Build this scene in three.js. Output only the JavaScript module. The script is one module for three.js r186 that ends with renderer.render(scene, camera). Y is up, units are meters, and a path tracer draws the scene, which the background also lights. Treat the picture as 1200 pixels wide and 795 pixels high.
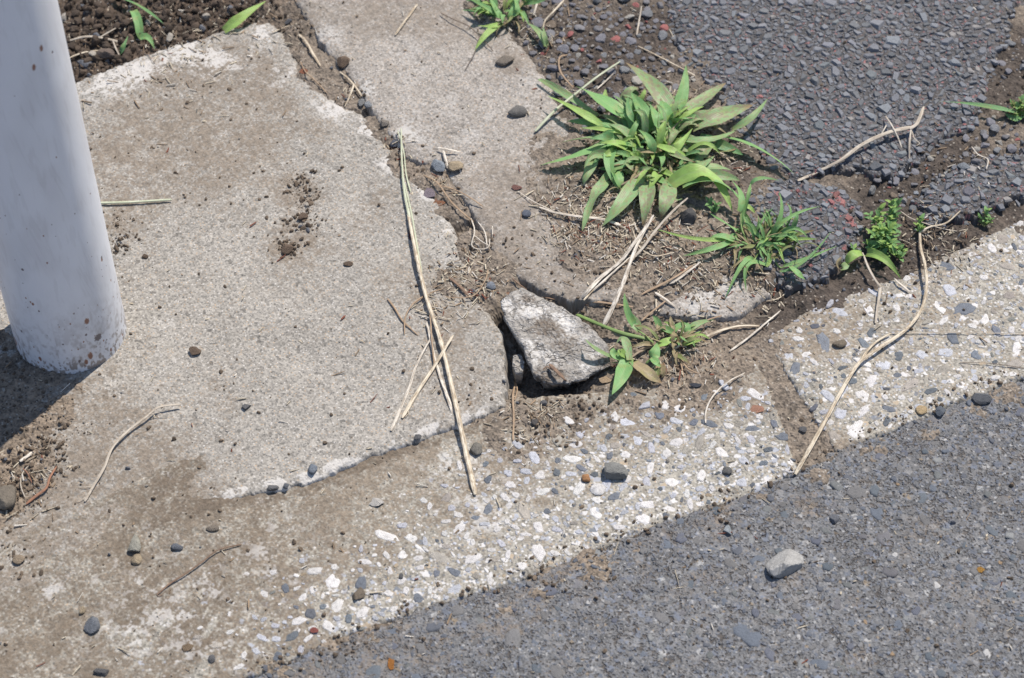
import * as THREE from 'three';
import { ConvexGeometry } from 'three/addons/geometries/ConvexGeometry.js';
import { mergeVertices, toCreasedNormals } from 'three/addons/utils/BufferGeometryUtils.js';

// ---------------------------------------------------------------- camera, sky, sun, exposure
const TILT = 50 * Math.PI / 180, FPX = 2500, DIST = 1.954;             // looking down 50 degrees, 1.95 m away
const scene = new THREE.Scene();
const camera = new THREE.PerspectiveCamera(2 * Math.atan(397.5 / FPX) * 180 / Math.PI, 1200 / 795, 0.05, 200);
camera.position.set(0, DIST * Math.sin(TILT), DIST * Math.cos(TILT));
camera.lookAt(0, 0, 0);
camera.focus = 1.95; camera.userData.fStop = 7;

const SUN = new THREE.Vector3(0.31, 0.866, -0.39).normalize();
const sun = new THREE.DirectionalLight(0xfff6ec, 5.0);
sun.position.copy(SUN).multiplyScalar(6);
sun.castShadow = true;
sun.shadow.mapSize.set(4096, 4096);
Object.assign(sun.shadow.camera, { left: -1.6, right: 1.6, top: 1.6, bottom: -1.6, near: 0.5, far: 14 });
scene.add(sun, sun.target);

function skyTexture() {
  const W = 256, H = 128, d = new Float32Array(W * H * 4);
  for (let j = 0; j < H; j++) for (let i = 0; i < W; i++) {
    const el = ((j + .5) / H - .5) * Math.PI, az = ((i + .5) / W - .5) * 2 * Math.PI;
    const y = Math.sin(el), x = Math.cos(el) * Math.cos(az), z = Math.cos(el) * Math.sin(az);
    const up = Math.max(0, y), t = Math.pow(1 - up, 2.6);
    const c = Math.max(0, x * SUN.x + y * SUN.y + z * SUN.z), glow = Math.pow(c, 12) * .45 + Math.pow(c, 90) * 1.0;
    let r = .26 + .5 * t + glow, g = .42 + .42 * t + glow * .97, b = .78 + .18 * t + glow * .9;
    if (y < 0) { const k = Math.min(1, -y * 5); r = r * (1 - k) + .30 * k; g = g * (1 - k) + .29 * k; b = b * (1 - k) + .28 * k; }
    d.set([r, g, b, 1], (j * W + i) * 4);
  }
  const t = new THREE.DataTexture(d, W, H, THREE.RGBAFormat, THREE.FloatType);
  t.mapping = THREE.EquirectangularReflectionMapping; t.magFilter = THREE.LinearFilter; t.needsUpdate = true;
  return t;
}
const sky = skyTexture();
scene.background = sky; scene.environment = sky;
scene.backgroundIntensity = 0.6; scene.environmentIntensity = 0.6;

const renderer = new THREE.WebGLRenderer({ antialias: true });
renderer.setSize(1024, 678);
renderer.toneMapping = THREE.LinearToneMapping;
renderer.toneMappingExposure = 1.09;
renderer.shadowMap.enabled = true;

// ---------------------------------------------------------------- numbers, noise, points on the ground
function rngOf(seed) { let a = seed >>> 0; return () => { a = (a + 0x6D2B79F5) | 0; let t = Math.imul(a ^ (a >>> 15), 1 | a); t = (t + Math.imul(t ^ (t >>> 7), 61 | t)) ^ t; return ((t ^ (t >>> 14)) >>> 0) / 4294967296; }; }
const PERM = new Uint8Array(512), VAL = new Float32Array(256), VAL2 = new Float32Array(256), VAL3 = new Float32Array(256);
{ const r = rngOf(11); const p = [...Array(256).keys()]; for (let i = 255; i > 0; i--) { const j = Math.floor(r() * (i + 1)); [p[i], p[j]] = [p[j], p[i]]; } for (let i = 0; i < 512; i++) PERM[i] = p[i & 255]; for (let i = 0; i < 256; i++) { VAL[i] = r(); VAL2[i] = r(); VAL3[i] = r(); } }
const clamp = (v, a = 0, b = 1) => v < a ? a : v > b ? b : v;
const smooth = (a, b, v) => { const t = clamp((v - a) / (b - a)); return t * t * (3 - 2 * t); };
const mixN = (a, b, t) => a + (b - a) * t;
function vn(x, y) {                                                     // value noise 0..1
  const xi = Math.floor(x), yi = Math.floor(y); let fx = x - xi, fy = y - yi;
  fx = fx * fx * (3 - 2 * fx); fy = fy * fy * (3 - 2 * fy);
  const A = PERM[xi & 255], B = PERM[(xi + 1) & 255], y0 = yi & 255, y1 = (yi + 1) & 255;
  const a = VAL[PERM[A + y0]], b = VAL[PERM[B + y0]], c = VAL[PERM[A + y1]], d = VAL[PERM[B + y1]];
  const u = a + (b - a) * fx, v = c + (d - c) * fx; return u + (v - u) * fy;
}
function fbm(x, y, o = 3) { let s = 0, a = .5, n = 0; for (let i = 0; i < o; i++) { s += a * vn(x, y); n += a; a *= .5; const t = x * 1.62 - y * 1.18 + 17.3; y = x * 1.18 + y * 1.62 + 5.1; x = t; } return s / n; }
const WO = { f1: 0, f2: 0, id: 0 };
function worley(x, y) {
  const xi = Math.floor(x), yi = Math.floor(y); let f1 = 9, f2 = 9, id = 0;
  for (let j = -1; j <= 1; j++) for (let i = -1; i <= 1; i++) {
    const h = PERM[PERM[(xi + i) & 255] + ((yi + j) & 255)], dx = xi + i + VAL[h] - x, dy = yi + j + VAL2[h] - y, d = dx * dx + dy * dy;
    if (d < f1) { f2 = f1; f1 = d; id = h; } else if (d < f2) f2 = d;
  }
  WO.f1 = Math.sqrt(f1); WO.f2 = Math.sqrt(f2); WO.id = id; return WO;
}
const sT = Math.sin(TILT), cT = Math.cos(TILT);
function G(px, py, h = 0) {                                             // photograph pixel (1200 x 795) to the point at height h
  const u = (px - 600) / FPX, v = (py - 397.5) / FPX, dy = -sT - v * cT, dz = -cT + v * sT;
  const t = (h - DIST * sT) / dy; return new THREE.Vector3(u * t, h, DIST * cT + dz * t);
}
function toPx(x, z) {                                                   // the other way, on the ground plane
  const ry = -DIST * sT, rz = z - DIST * cT, depth = -ry * sT - rz * cT, up = ry * cT - rz * sT;
  return [600 + FPX * x / depth, 397.5 - FPX * up / depth];
}
const PXM = DIST / FPX;                                                 // metres per pixel at the middle of the picture
function polyOf(list) { const o = []; for (let i = 0; i < list.length; i += 2) { const p = G(list[i], list[i + 1]); o.push(p.x, p.z); } return o; }
function sdf(P, x, z) {                                                 // distance to a polygon's rim, positive inside
  let best = 1e9, inside = false; const n = P.length;
  for (let i = 0, j = n - 2; i < n; j = i, i += 2) {
    const ax = P[j], az = P[j + 1], bx = P[i], bz = P[i + 1], ex = bx - ax, ez = bz - az, wx = x - ax, wz = z - az;
    const t = clamp((wx * ex + wz * ez) / (ex * ex + ez * ez)), dx = wx - ex * t, dz = wz - ez * t, d = dx * dx + dz * dz;
    if (d < best) best = d;
    if ((az > z) !== (bz > z) && x < (bx - ax) * (z - az) / (bz - az) + ax) inside = !inside;
  }
  return inside ? Math.sqrt(best) : -Math.sqrt(best);
}
function blobs(list) {                                                  // soft spots: px, py, radius px, value -> function of x, z
  const B = list.map(([px, py, r, v]) => { const p = G(px, py); return [p.x, p.z, 1 / (r * PXM) ** 2, v]; });
  return (x, z) => { let s = 0; for (const [bx, bz, k, v] of B) { const d = ((x - bx) ** 2 + (z - bz) ** 2) * k; if (d < 6) s += v * Math.exp(-d); } return s; };
}

// ---------------------------------------------------------------- naming and tagging
const taken = {};
function numbered(n) { taken[n] = (taken[n] ?? -1) + 1; return taken[n] ? n + '_' + String(taken[n]).padStart(3, '0') : n; }
function tag(o, label, category, group, kind) { o.userData.label = label; o.userData.category = category; if (group) o.userData.group = group; if (kind) o.userData.kind = kind; return o; }
function meshOf(name, geo, mat, parent = scene) { const m = new THREE.Mesh(geo, mat); m.name = parent === scene ? numbered(name) : name; m.castShadow = m.receiveShadow = true; parent.add(m); return m; }
function thing(name, label, category, pos, group) { const o = new THREE.Group(); o.name = numbered(name); if (pos) o.position.copy(pos); tag(o, label, category, group); scene.add(o); return o; }

// ---------------------------------------------------------------- textures laid out in metres on the ground
const SRGB = new Uint8Array(4097); for (let i = 0; i <= 4096; i++) { const c = i / 4096; SRGB[i] = Math.round(255 * (c <= .0031308 ? c * 12.92 : 1.055 * Math.pow(c, 1 / 2.4) - .055)); }
const q = v => SRGB[(clamp(v) * 4096) | 0];
function dataTex(d, W, H, srgb, wrap = THREE.MirroredRepeatWrapping) {
  const t = new THREE.DataTexture(d, W, H, THREE.RGBAFormat, THREE.UnsignedByteType);
  if (srgb) t.colorSpace = THREE.SRGBColorSpace; t.wrapS = t.wrapT = wrap; t.magFilter = THREE.LinearFilter; t.minFilter = THREE.LinearMipmapLinearFilter; t.generateMipmaps = true; t.needsUpdate = true; return t;
}
function groundTex(x0, x1, z0, z1, mm, fn) {
  const W = Math.min(2048, Math.round((x1 - x0) * 1000 / mm)), H = Math.min(2048, Math.round((z1 - z0) * 1000 / mm));
  const c = new Uint8Array(W * H * 4), b = new Uint8Array(W * H * 4), o = [0, 0, 0, 0];
  for (let j = 0; j < H; j++) for (let i = 0; i < W; i++) {
    fn(x0 + (x1 - x0) * (i + .5) / W, z0 + (z1 - z0) * (j + .5) / H, o);
    const k = (j * W + i) * 4; c[k] = q(o[0]); c[k + 1] = q(o[1]); c[k + 2] = q(o[2]); c[k + 3] = 255;
    const h = Math.round(clamp(o[3]) * 255); b[k] = b[k + 1] = b[k + 2] = h; b[k + 3] = 255;
  }
  return { box: [x0, x1, z0, z1], map: dataTex(c, W, H, true), bump: dataTex(b, W, H, false) };
}
const mixC = (o, r, g, b, t) => { o[0] += (r - o[0]) * t; o[1] += (g - o[1]) * t; o[2] += (b - o[2]) * t; };

// ---------------------------------------------------------------- outlines of the paving, in photograph pixels
const SLAB = polyOf([-400, 300, -150, 192, 40, 115, 90, 95, 150, 70, 210, 50, 300, 25, 318, 27, 335, 42, 352, 85, 380, 112, 398, 121, 425, 134, 452, 168, 472, 200, 495, 216, 518, 240, 541, 290, 549, 320, 556, 350, 573, 367, 588, 386, 592, 430, 592, 476, 560, 488, 500, 511, 440, 531, 360, 565, 240, 592, 150, 622, 60, 683, 0, 702, -150, 765, -420, 880]);
const KERB = polyOf([300, -120, 345, 0, 376, 52, 410, 92, 441, 140, 480, 188, 515, 196, 548, 240, 580, 298, 605, 326, 640, 345, 664, 352, 730, 356, 800, 374, 864, 374, 885, 358, 904, 346, 884, 326, 850, 312, 800, 296, 745, 262, 692, 192, 652, 112, 600, 42, 545, -30, 500, -120]);
const GUTL = polyOf([-420, 830, -150, 710, 200, 540, 400, 490, 600, 462, 740, 452, 850, 416, 878, 398, 900, 440, 937, 548, 870, 581, 780, 611, 700, 641, 600, 681, 480, 716, 400, 743, 300, 789, -200, 1010]);
const GUTR = polyOf([897, 390, 960, 355, 1060, 318, 1130, 285, 1200, 252, 1420, 160, 1520, 320, 1200, 440, 1130, 466, 1060, 496, 982, 528, 950, 482]);
const ROAD = polyOf([-420, 1090, -210, 1000, 296, 783, 390, 750, 480, 713, 600, 676, 700, 636, 790, 603, 870, 575, 940, 546, 985, 520, 1060, 489, 1130, 459, 1200, 433, 1520, 332, 1650, 1150, -420, 1300]);
const ASPH = polyOf([768, -220, 786, 20, 798, 62, 832, 94, 845, 118, 868, 150, 905, 200, 945, 208, 1000, 198, 1045, 210, 1075, 190, 1098, 166, 1140, 152, 1158, 96, 1178, 40, 1196, -20, 1260, -220]);
const ASPB = polyOf([1072, 240, 1100, 208, 1150, 190, 1200, 180, 1420, 100, 1440, 130, 1240, 216, 1180, 238, 1130, 258, 1090, 264]);
const ASPC = polyOf([876, 236, 905, 216, 935, 211, 985, 222, 1008, 248, 1002, 290, 962, 330, 922, 338, 884, 300]);

// ---------------------------------------------------------------- heights
const edgeN = (x, z) => (fbm(x * 120, z * 120, 3) - .5) * .0058;
function plate(poly, top, depth, rim, rough = 1) {
  return (x, z) => {
    let d = sdf(poly, x, z); if (d < -.014) return -1;
    d += edgeN(x + depth, z) * rough;
    let h = top(x, z);
    if (d < rim) { const t = clamp((rim - d) / rim); h -= .0026 * t * t * (.5 + vn(x * 420, z * 420)); }
    if (d < 0) h -= depth * smooth(0, .0045, -d) + Math.min(.012, -d) * .6;
    return h;
  };
}
const slabH0 = (x, z) => .0005 + (fbm(x * 22, z * 22, 3) - .5) * .0022 + (fbm(x * 190 + 3, z * 190, 2) - .5) * .0009;
const kerbH0 = (x, z) => .0035 + (fbm(x * 25 + 9, z * 25, 3) - .5) * .003 + (fbm(x * 200 + 3, z * 200, 2) - .5) * .0011;
const gutH0 = (x, z) => -.0042 + .0050 * smooth(-.235, -.33, x - z * .25) + (fbm(x * 20 + 4, z * 20, 3) - .5) * .0024 + (fbm(x * 170 + 8, z * 170, 2) - .5) * .0011;
const gutRH0 = (x, z) => -.0032 + (fbm(x * 20 + 14, z * 20, 3) - .5) * .002 + (fbm(x * 210 + 8, z * 210, 2) - .5) * .0013;
const roadH0 = (x, z) => -.0050 + (fbm(x * 14 + 40, z * 14, 2) - .5) * .004 + (fbm(x * 120 + 8, z * 120, 3) - .5) * .0034 - smooth(.66, .8, fbm(x * 330 + 1, z * 330 + 7, 2)) * .0013;
const asphH0 = (x, z) => .003 + (fbm(x * 12 + 70, z * 12, 2) - .5) * .005 + (fbm(x * 150 + 18, z * 150, 3) - .5) * .003;
const lumpH0 = (x, z) => .004 + (fbm(x * 30 + 70, z * 30, 2) - .5) * .006 + (fbm(x * 150 + 18, z * 150, 3) - .5) * .003;
const H = {
  slab: plate(SLAB, slabH0, .022, .009), kerb: plate(KERB, kerbH0, .024, .012), gutL: plate(GUTL, gutH0, .022, .006, .8),
  gutR: plate(GUTR, gutRH0, .024, .005), road: plate(ROAD, roadH0, .012, .005, 2.6), asph: plate(ASPH, asphH0, .010, .02, 3.4), aspB: plate(ASPB, lumpH0, .012, .02, 3.4), aspC: plate(ASPC, lumpH0, .012, .022, 2.6),
};
const soilSpots = [                                                    // px, py, radius px, height in mm
  [120, 20, 110, -9], [240, 0, 70, -7], [60, 60, 60, -9], [320, 0, 30, -3],
  [350, 40, 20, -.5], [380, 85, 20, 1.2], [412, 108, 16, .5], [450, 148, 16, .2], [478, 192, 16, .8], [510, 205, 16, 1.6], [530, 235, 18, .8], [563, 290, 16, 1.8], [575, 335, 20, 1.6], [530, 330, 14, 1.3], [595, 310, 12, 2.0],
  [560, 362, 12, -3], [600, 345, 12, -4], [595, 395, 13, -32], [603, 420, 11, -34], [645, 347, 12, -2], [650, 400, 45, -30], [640, 456, 16, -26], [690, 452, 13, -15], [600, 455, 12, -16],
  [612, 488, 30, -3], [660, 478, 24, -4.0], [720, 440, 24, -4], [740, 400, 36, -1], [700, 360, 22, -1], [790, 425, 40, -3.2], [850, 400, 40, -2.6], [760, 458, 20, -4.5], [880, 385, 14, -5], [700, 470, 20, -5],
  [710, 300, 30, 5.5], [740, 320, 40, 6], [780, 300, 36, 7], [830, 290, 40, 8], [860, 325, 22, 5.2], [760, 200, 80, 7], [880, 300, 20, 5], [810, 240, 40, 6],
  [915, 365, 18, -6], [960, 340, 20, -4], [1010, 312, 22, -3.5], [1060, 300, 24, -4], [1120, 275, 22, -4], [1190, 245, 22, -3.5], [1040, 250, 40, -1],
  [918, 450, 26, -5.2], [955, 510, 20, -6], [890, 405, 14, -4], [900, 420, 14, -5],
  [720, 60, 80, 1], [640, 60, 30, 1.5], [700, 130, 40, 2], [780, 60, 20, 0], [820, 120, 22, 1], [870, 180, 20, 1], [620, 20, 40, 2], [580, 8, 22, 4.6],
  [960, 220, 24, -2], [1040, 215, 30, -4], [1110, 180, 36, -1], [1180, 110, 40, -1], [1190, 40, 30, -1], [1200, 165, 30, 0],
  [330, 775, 18, -5], [400, 755, 12, -5.6], [440, 742, 12, -6], [520, 716, 12, -7], [580, 698, 12, -6.4], [640, 678, 12, -5.4], [700, 656, 14, -5.0], [760, 633, 12, -6.4], [840, 600, 10, -5.2], [900, 578, 12, -7], [960, 545, 12, -5.4], [1020, 520, 12, -6], [1090, 492, 12, -6], [1140, 472, 12, -6], [1180, 460, 12, -6],
  [12, 410, 18, 2.2], [10, 465, 40, 3.0], [48, 462, 22, 1.5], [66, 446, 12, 1.0], [4, 545, 26, 3.2], [40, 528, 14, 1.4], [12, 600, 18, 1.6], [-60, 500, 60, 4],
];
const soilW = soilSpots.map(([px, py, r, h]) => { const p = G(px, py); return [p.x, p.z, 1 / (r * PXM) ** 2, h / 1000]; });
function soilLevel(x, z) { let s = -.018 * .004, w = .004; for (const [bx, bz, k, h] of soilW) { const d = ((x - bx) ** 2 + (z - bz) ** 2) * k; if (d < 9) { const e = Math.exp(-d); s += e * h; w += e; } } return s / w; }
const darkSoil = blobs([[120, 20, 150, 1], [260, 0, 90, .9], [60, 60, 90, .8]]);
const rootSoil = blobs([[720, 60, 90, 1.1], [640, 40, 50, .9], [700, 130, 50, .9], [770, 30, 50, .9], [1040, 235, 80, 1.1], [1110, 180, 70, 1.1], [1180, 90, 70, 1.1], [960, 340, 55, 1.1], [1120, 278, 50, 1], [1060, 300, 40, 1], [1190, 245, 40, 1], [1010, 315, 40, 1], [900, 362, 34, .9], [860, 200, 60, .8], [930, 380, 24, .6], [20, 462, 55, .75], [1215, 60, 60, 1.2], [1205, 120, 40, 1]]);
const tan = blobs([[25, 470, 70, .9], [20, 590, 80, .9], [800, 420, 80, .6], [330, 775, 30, .8], [500, 742, 90, .6], [700, 668, 90, .6]]);
H.soil = (x, z) => {
  const l = soilLevel(x, z), k = clamp(.45 + darkSoil(x, z)), n = fbm(x * 65, z * 65, 3) - .5, m = fbm(x * 260 + 5, z * 260, 3) - .5;
  const c = fbm(x * 420 + 9, z * 420, 2) - .5; return l + n * .014 * k + m * .009 * k + c * .0022;
};
const fields = Object.values(H);
function groundH(x, z) { let h = -1; for (const f of fields) { const v = f(x, z); if (v > h) h = v; } return h; }
function on(px, py, lift = 0) {                                          // the point lift metres above whatever ground shows at px, py
  let p = G(px, py, lift); for (let i = 0; i < 3; i++) p = G(px, py, groundH(p.x, p.z) + lift); return p;
}

// ---------------------------------------------------------------- sheets of ground
function axis(a, b, step) { const o = []; let v = a; const inner = [-.57, .57]; while (v < b) { o.push(v); v += (v < inner[0] - .004 || v > inner[1]) ? .008 : step; } o.push(b); return o; }
function sheet(name, height, box, step, tex, mat, label) {
  const xs = axis(box[0], box[1], step), zs = axis(box[2], box[3], step), nx = xs.length, nz = zs.length;
  const hh = new Float32Array(nx * nz), id = new Int32Array(nx * nz).fill(-1), pos = [], uv = [], idx = [];
  for (let j = 0; j < nz; j++) for (let i = 0; i < nx; i++) hh[j * nx + i] = height(xs[i], zs[j]);
  const [x0, x1, z0, z1] = tex.box;
  const v = k => { if (id[k] < 0) { id[k] = pos.length / 3; const x = xs[k % nx], z = zs[(k / nx) | 0]; pos.push(x, hh[k], z); uv.push((x - x0) / (x1 - x0), (z - z0) / (z1 - z0)); } return id[k]; };
  for (let j = 0; j < nz - 1; j++) for (let i = 0; i < nx - 1; i++) {
    const k = j * nx + i; if (hh[k] < -.9 || hh[k + 1] < -.9 || hh[k + nx] < -.9 || hh[k + nx + 1] < -.9) continue;
    const a = v(k), b = v(k + 1), c = v(k + nx), d = v(k + nx + 1); idx.push(a, c, b, b, c, d);
  }
  const g = new THREE.BufferGeometry(); g.setAttribute('position', new THREE.Float32BufferAttribute(pos, 3)); g.setAttribute('uv', new THREE.Float32BufferAttribute(uv, 2)); g.setIndex(idx); g.computeVertexNormals();
  const m = meshOf(name, g, mat); m.userData.kind = 'structure'; if (label) m.userData.label = label; return m;
}
const boxOf = P => { let a = [9, -9, 9, -9]; for (let i = 0; i < P.length; i += 2) a = [Math.min(a[0], P[i]), Math.max(a[1], P[i]), Math.min(a[2], P[i + 1]), Math.max(a[3], P[i + 1])]; return [a[0] - .02, a[1] + .02, a[2] - .02, a[3] + .02]; };
const groundMat = (t, bump, rough = .95) => new THREE.MeshStandardMaterial({ map: t.map, bumpMap: t.bump, bumpScale: bump, roughness: rough, metalness: 0 });

// sand-grained concrete: x, z in metres; sets colour and relief
function concrete(x, z, o, warm = 0) {
  const X = x * 1000, Z = z * 1000;
  const m = fbm(X / 38, Z / 38, 3), s = fbm(X / 7, Z / 7, 3), g1 = vn(X / 1.5 + 31, Z / 1.5), g2 = vn(X / .75, Z / .75 + 9);
  const k = .78 + .26 * m + .26 * (s - .5) + .60 * (g1 - .5) + .36 * (g2 - .5);
  o[0] = .318 * k; o[1] = .298 * k; o[2] = (.262 - warm * .02) * k;
  const gr = worley(X / 2.6, Z / 2.6);
  if (gr.f1 < .30) { const c = VAL3[gr.id]; const e = smooth(.30, .2, gr.f1); if (c > .86) mixC(o, .56, .54, .51, e * .8); else if (c < .16) mixC(o, .10, .10, .10, e * .75); else if (c < .28) mixC(o, .44, .31, .19, e * .7); }
  const pit = smooth(.62, .8, vn(X / 3.1 + 7, Z / 3.1)) * smooth(.45, .7, s);
  const p = 1 - pit * .42; o[0] *= p; o[1] *= p; o[2] *= p;
  o[3] = .45 + .35 * (g1 - .5) + .22 * (g2 - .5) + .3 * (s - .5) - pit * .4;
  return s;
}
function dust(x, z, o, amount, r = .182, g = .150, b = .115) {            // dry soil lying in the pores
  if (amount <= .01) return; amount = Math.min(amount, .68);
  const X = x * 1000, Z = z * 1000, n = .34 * fbm(X / 18 + 50, Z / 18, 3) + .30 * fbm(X / 5 + 9, Z / 5, 3) + .36 * vn(X / 1.7, Z / 1.7 + 4);
  const t = smooth(.72, .34, n + .30 - amount * .50) * Math.min(.9, .3 + amount), v = .50 + .56 * vn(X / 1.0 + 77, Z / 1.0) + .5 * vn(X / 2.7, Z / 2.7 + 31);
  mixC(o, r * v, g * v, b * v, t); o[3] = mixN(o[3], .5 + .7 * (v - 1), t * .6);
}

// left paving slab
const slabDust = blobs([[30, 470, 60, .9], [70, 480, 30, .5], [270, 95, 90, .85], [200, 125, 70, .8], [150, 170, 70, .55], [310, 140, 50, .5], [300, 200, 80, .35], [380, 160, 30, .4], [230, 200, 60, .35], [350, 225, 26, .9], [340, 285, 24, 1], [150, 255, 40, .7], [360, 300, 60, .3], [110, 560, 110, .8], [180, 620, 90, .6], [60, 640, 90, .8], [20, 500, 90, .9], [480, 330, 50, .45], [530, 380, 50, .55], [540, 460, 60, .5], [430, 250, 60, .25], [260, 460, 36, .3], [100, 200, 70, .3], [230, 330, 200, .12], [450, 230, 40, .3]]);
const slabPale = blobs([[100, 105, 40, .5], [150, 85, 46, .9], [210, 60, 40, .9], [260, 75, 40, .7], [310, 40, 30, .9], [330, 90, 30, .7], [390, 125, 30, 1], [430, 150, 26, .9], [455, 190, 24, .8], [500, 225, 22, 1], [525, 265, 24, .9], [535, 310, 22, .6], [160, 440, 60, .35], [200, 370, 60, .35], [420, 320, 40, .3], [590, 400, 16, .6], [585, 470, 20, .5], [240, 515, 30, .25]]);
const slabTex = groundTex(-.57, .01, -.45, .24, .42, (x, z, o) => {
  const s = concrete(x, z, o), X = x * 1000, Z = z * 1000, d = sdf(SLAB, x, z), px = toPx(x, z);
  const low = smooth(.015, .002, d) * smooth(200, 260, px[0]) * smooth(590, 540, px[0]) * smooth(440, 500, px[1]);
  const w = clamp(slabPale(x, z) * 1.05 + low * (.15 + 1.9 * smooth(.36, .62, fbm(X / 13 + 2, Z / 13 + 44, 3)))), n = .34 * fbm(X / 14 + 3, Z / 14, 3) + .33 * fbm(X / 4.2, Z / 4.2 + 8, 2) + .33 * fbm(X / 1.6 + 4, Z / 1.6 + 8, 2);
  const dd = slabDust(x, z);
  dust(x, z, o, dd * .95 + .05);
  const t = smooth(.58, .43, n + .26 - w * .32) * clamp(w * 1.3) * .8; mixC(o, .53, .51, .475, t); o[3] += t * .15;
});
// upper kerb strip
const kerbDust = blobs([[640, 250, 60, .9], [620, 300, 50, 1], [690, 320, 80, 1.1], [640, 345, 40, .9], [440, 10, 60, .55], [520, 20, 50, .45], [600, 75, 30, .6], [360, 20, 20, .5], [590, 210, 50, .35], [770, 325, 40, .5], [560, 280, 30, .6], [470, 150, 20, .25]]);
const kerbPale = blobs([[385, 45, 26, .6], [430, 105, 26, .7], [470, 160, 26, .5], [520, 150, 80, .4], [480, 70, 60, .3], [620, 110, 50, .4], [850, 348, 40, .65], [815, 362, 24, .5]]);
const kerbTex = groundTex(-.21, .30, -.49, .03, .42, (x, z, o) => {
  const s = concrete(x, z, o), X = x * 1000, Z = z * 1000; o[0] *= 1.02;
  dust(x, z, o, kerbDust(x, z) + .26, .200, .170, .137);
  const w = clamp(kerbPale(x, z)), n = .5 * fbm(X / 12 + 3, Z / 12, 3) + .5 * fbm(X / 2.6, Z / 2.6 + 8, 2);
  mixC(o, .55, .54, .51, smooth(.60, .40, n + .2 - w * .3) * w * .8);
});
// gutter blocks: worn concrete with white and blue-grey aggregate
const bareL = blobs([[560, 650, 70, .9], [480, 690, 70, .8], [650, 600, 80, 1], [740, 560, 80, 1], [830, 530, 70, 1], [860, 480, 50, .8], [900, 550, 60, 1], [400, 700, 50, .6], [350, 760, 60, .5], [760, 500, 50, .7], [660, 530, 40, .6], [600, 560, 40, .4], [250, 730, 60, .25], [330, 680, 40, .3]]);
const gutPale = blobs([[500, 545, 24, .25], [570, 530, 40, .35], [560, 600, 50, .5], [60, 690, 16, .4], [10, 680, 20, .4], [85, 672, 14, .4], [200, 700, 60, .3], [330, 650, 50, .3], [530, 532, 22, .35], [150, 745, 50, .3], [240, 760, 50, .3], [1150, 320, 60, .3]]);
const gutDust = blobs([[420, 570, 50, .9], [330, 610, 60, .95], [470, 525, 40, .8], [540, 590, 46, .5], [250, 640, 70, .9], [60, 640, 90, .9], [60, 730, 60, .8], [30, 790, 60, .5], [270, 780, 40, .8], [160, 690, 60, .45], [600, 500, 50, .9], [680, 480, 50, .9], [760, 460, 50, .9], [850, 430, 50, .9], [160, 620, 60, .8], [310, 740, 60, .6], [420, 640, 50, .5], [900, 420, 26, .8], [915, 395, 26, .6], [880, 470, 30, .35], [630, 575, 40, .3], [100, 700, 160, .35], [300, 680, 90, .3], [60, 770, 80, .4]]);
function gutterCol(x, z, o, bare) {
  concrete(x, z, o, .5); const X = x * 1000, Z = z * 1000; for (let i = 0; i < 3; i++) o[i] *= 1.04;
  const w = worley(X / 7.5 + fbm(X / 4, Z / 4, 2), Z / 7.5 + 2), id = w.id, e = smooth(.36, .30, w.f1 + .12 * (vn(X / 2, Z / 2) - .5));
  if (VAL[id ^ 85] < .24 * bare) { const c = VAL2[id ^ 51]; mixC(o, ...(c > .55 ? [.60, .59, .575] : c > .2 ? [.36, .38, .42] : c > .1 ? [.15, .17, .2] : [.42, .34, .24]), e * .85); o[3] = mixN(o[3], .62, e * .6); }
  const u = worley(X / 3.6 + 40, Z / 3.6 + 2), f = smooth(.36, .26, u.f1);
  if (VAL[u.id ^ 21] < .32 * bare) { const c = VAL2[u.id ^ 77]; mixC(o, ...(c > .55 ? [.60, .59, .57] : c > .2 ? [.33, .36, .41] : [.13, .14, .16]), f * .8); o[3] = mixN(o[3], .6, f * .5); }
}
const gutTex = groundTex(-.57, .30, -.12, .37, .45, (x, z, o) => {
  const X = x * 1000, Z = z * 1000; gutterCol(x, z, o, clamp(bareL(x, z)) * (1 + .7 * smooth(-.05, -.01, sdf(ROAD, x, z))));
  const px0 = toPx(x, z)[0], left = smooth(470, 260, px0), st = fbm((X * .9 + Z * .43) / 9 + 3, (Z * .9 - X * .43) / 62 + 5, 3); dust(x, z, o, gutDust(x, z) * (1 - .25 * left) + .22 + left * (st - .46) * 2.4, mixN(.19, .148, left), mixN(.154, .118, left), mixN(.114, .086, left));
  dust(x + .3, z, o, left * smooth(.5, .64, fbm((X * .9 + Z * .43) / 14 + 31, (Z * .9 - X * .43) / 50 + 15, 3)) * .5, .125, .098, .070);
  const sd = -sdf(SLAB, x, z); dust(x + .1, z, o, 1.2 * smooth(.014, .004, sd + (fbm(X / 7, Z / 7 + 3, 2) - .5) * .012) * smooth(120, 240, px0), .12, .094, .068);
  const w = clamp(gutPale(x, z) + left * .22 * smooth(.56, .72, fbm(X / 13 + 2, Z / 13 + 71, 4))), n = .5 * fbm(X / 12 + 23, Z / 12, 3) + .5 * fbm(X / 2.6, Z / 2.6 + 8, 2);
  mixC(o, .62, .61, .585, smooth(.58, .44, n + .2 - w * .3) * w * .85);
});
const gutRDust = blobs([[905, 395, 26, .6], [940, 380, 40, .5], [985, 400, 40, .35], [980, 520, 24, .5], [1000, 345, 30, .4], [1080, 310, 30, .3], [1150, 290, 30, .2], [1100, 380, 60, .2]]);
const gutRTex = groundTex(.22, .58, -.20, .15, .45, (x, z, o) => {
  gutterCol(x, z, o, 1); for (let i = 0; i < 3; i++) o[i] *= 1.04; dust(x, z, o, gutRDust(x, z) + .28, .205, .166, .122);
});
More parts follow.
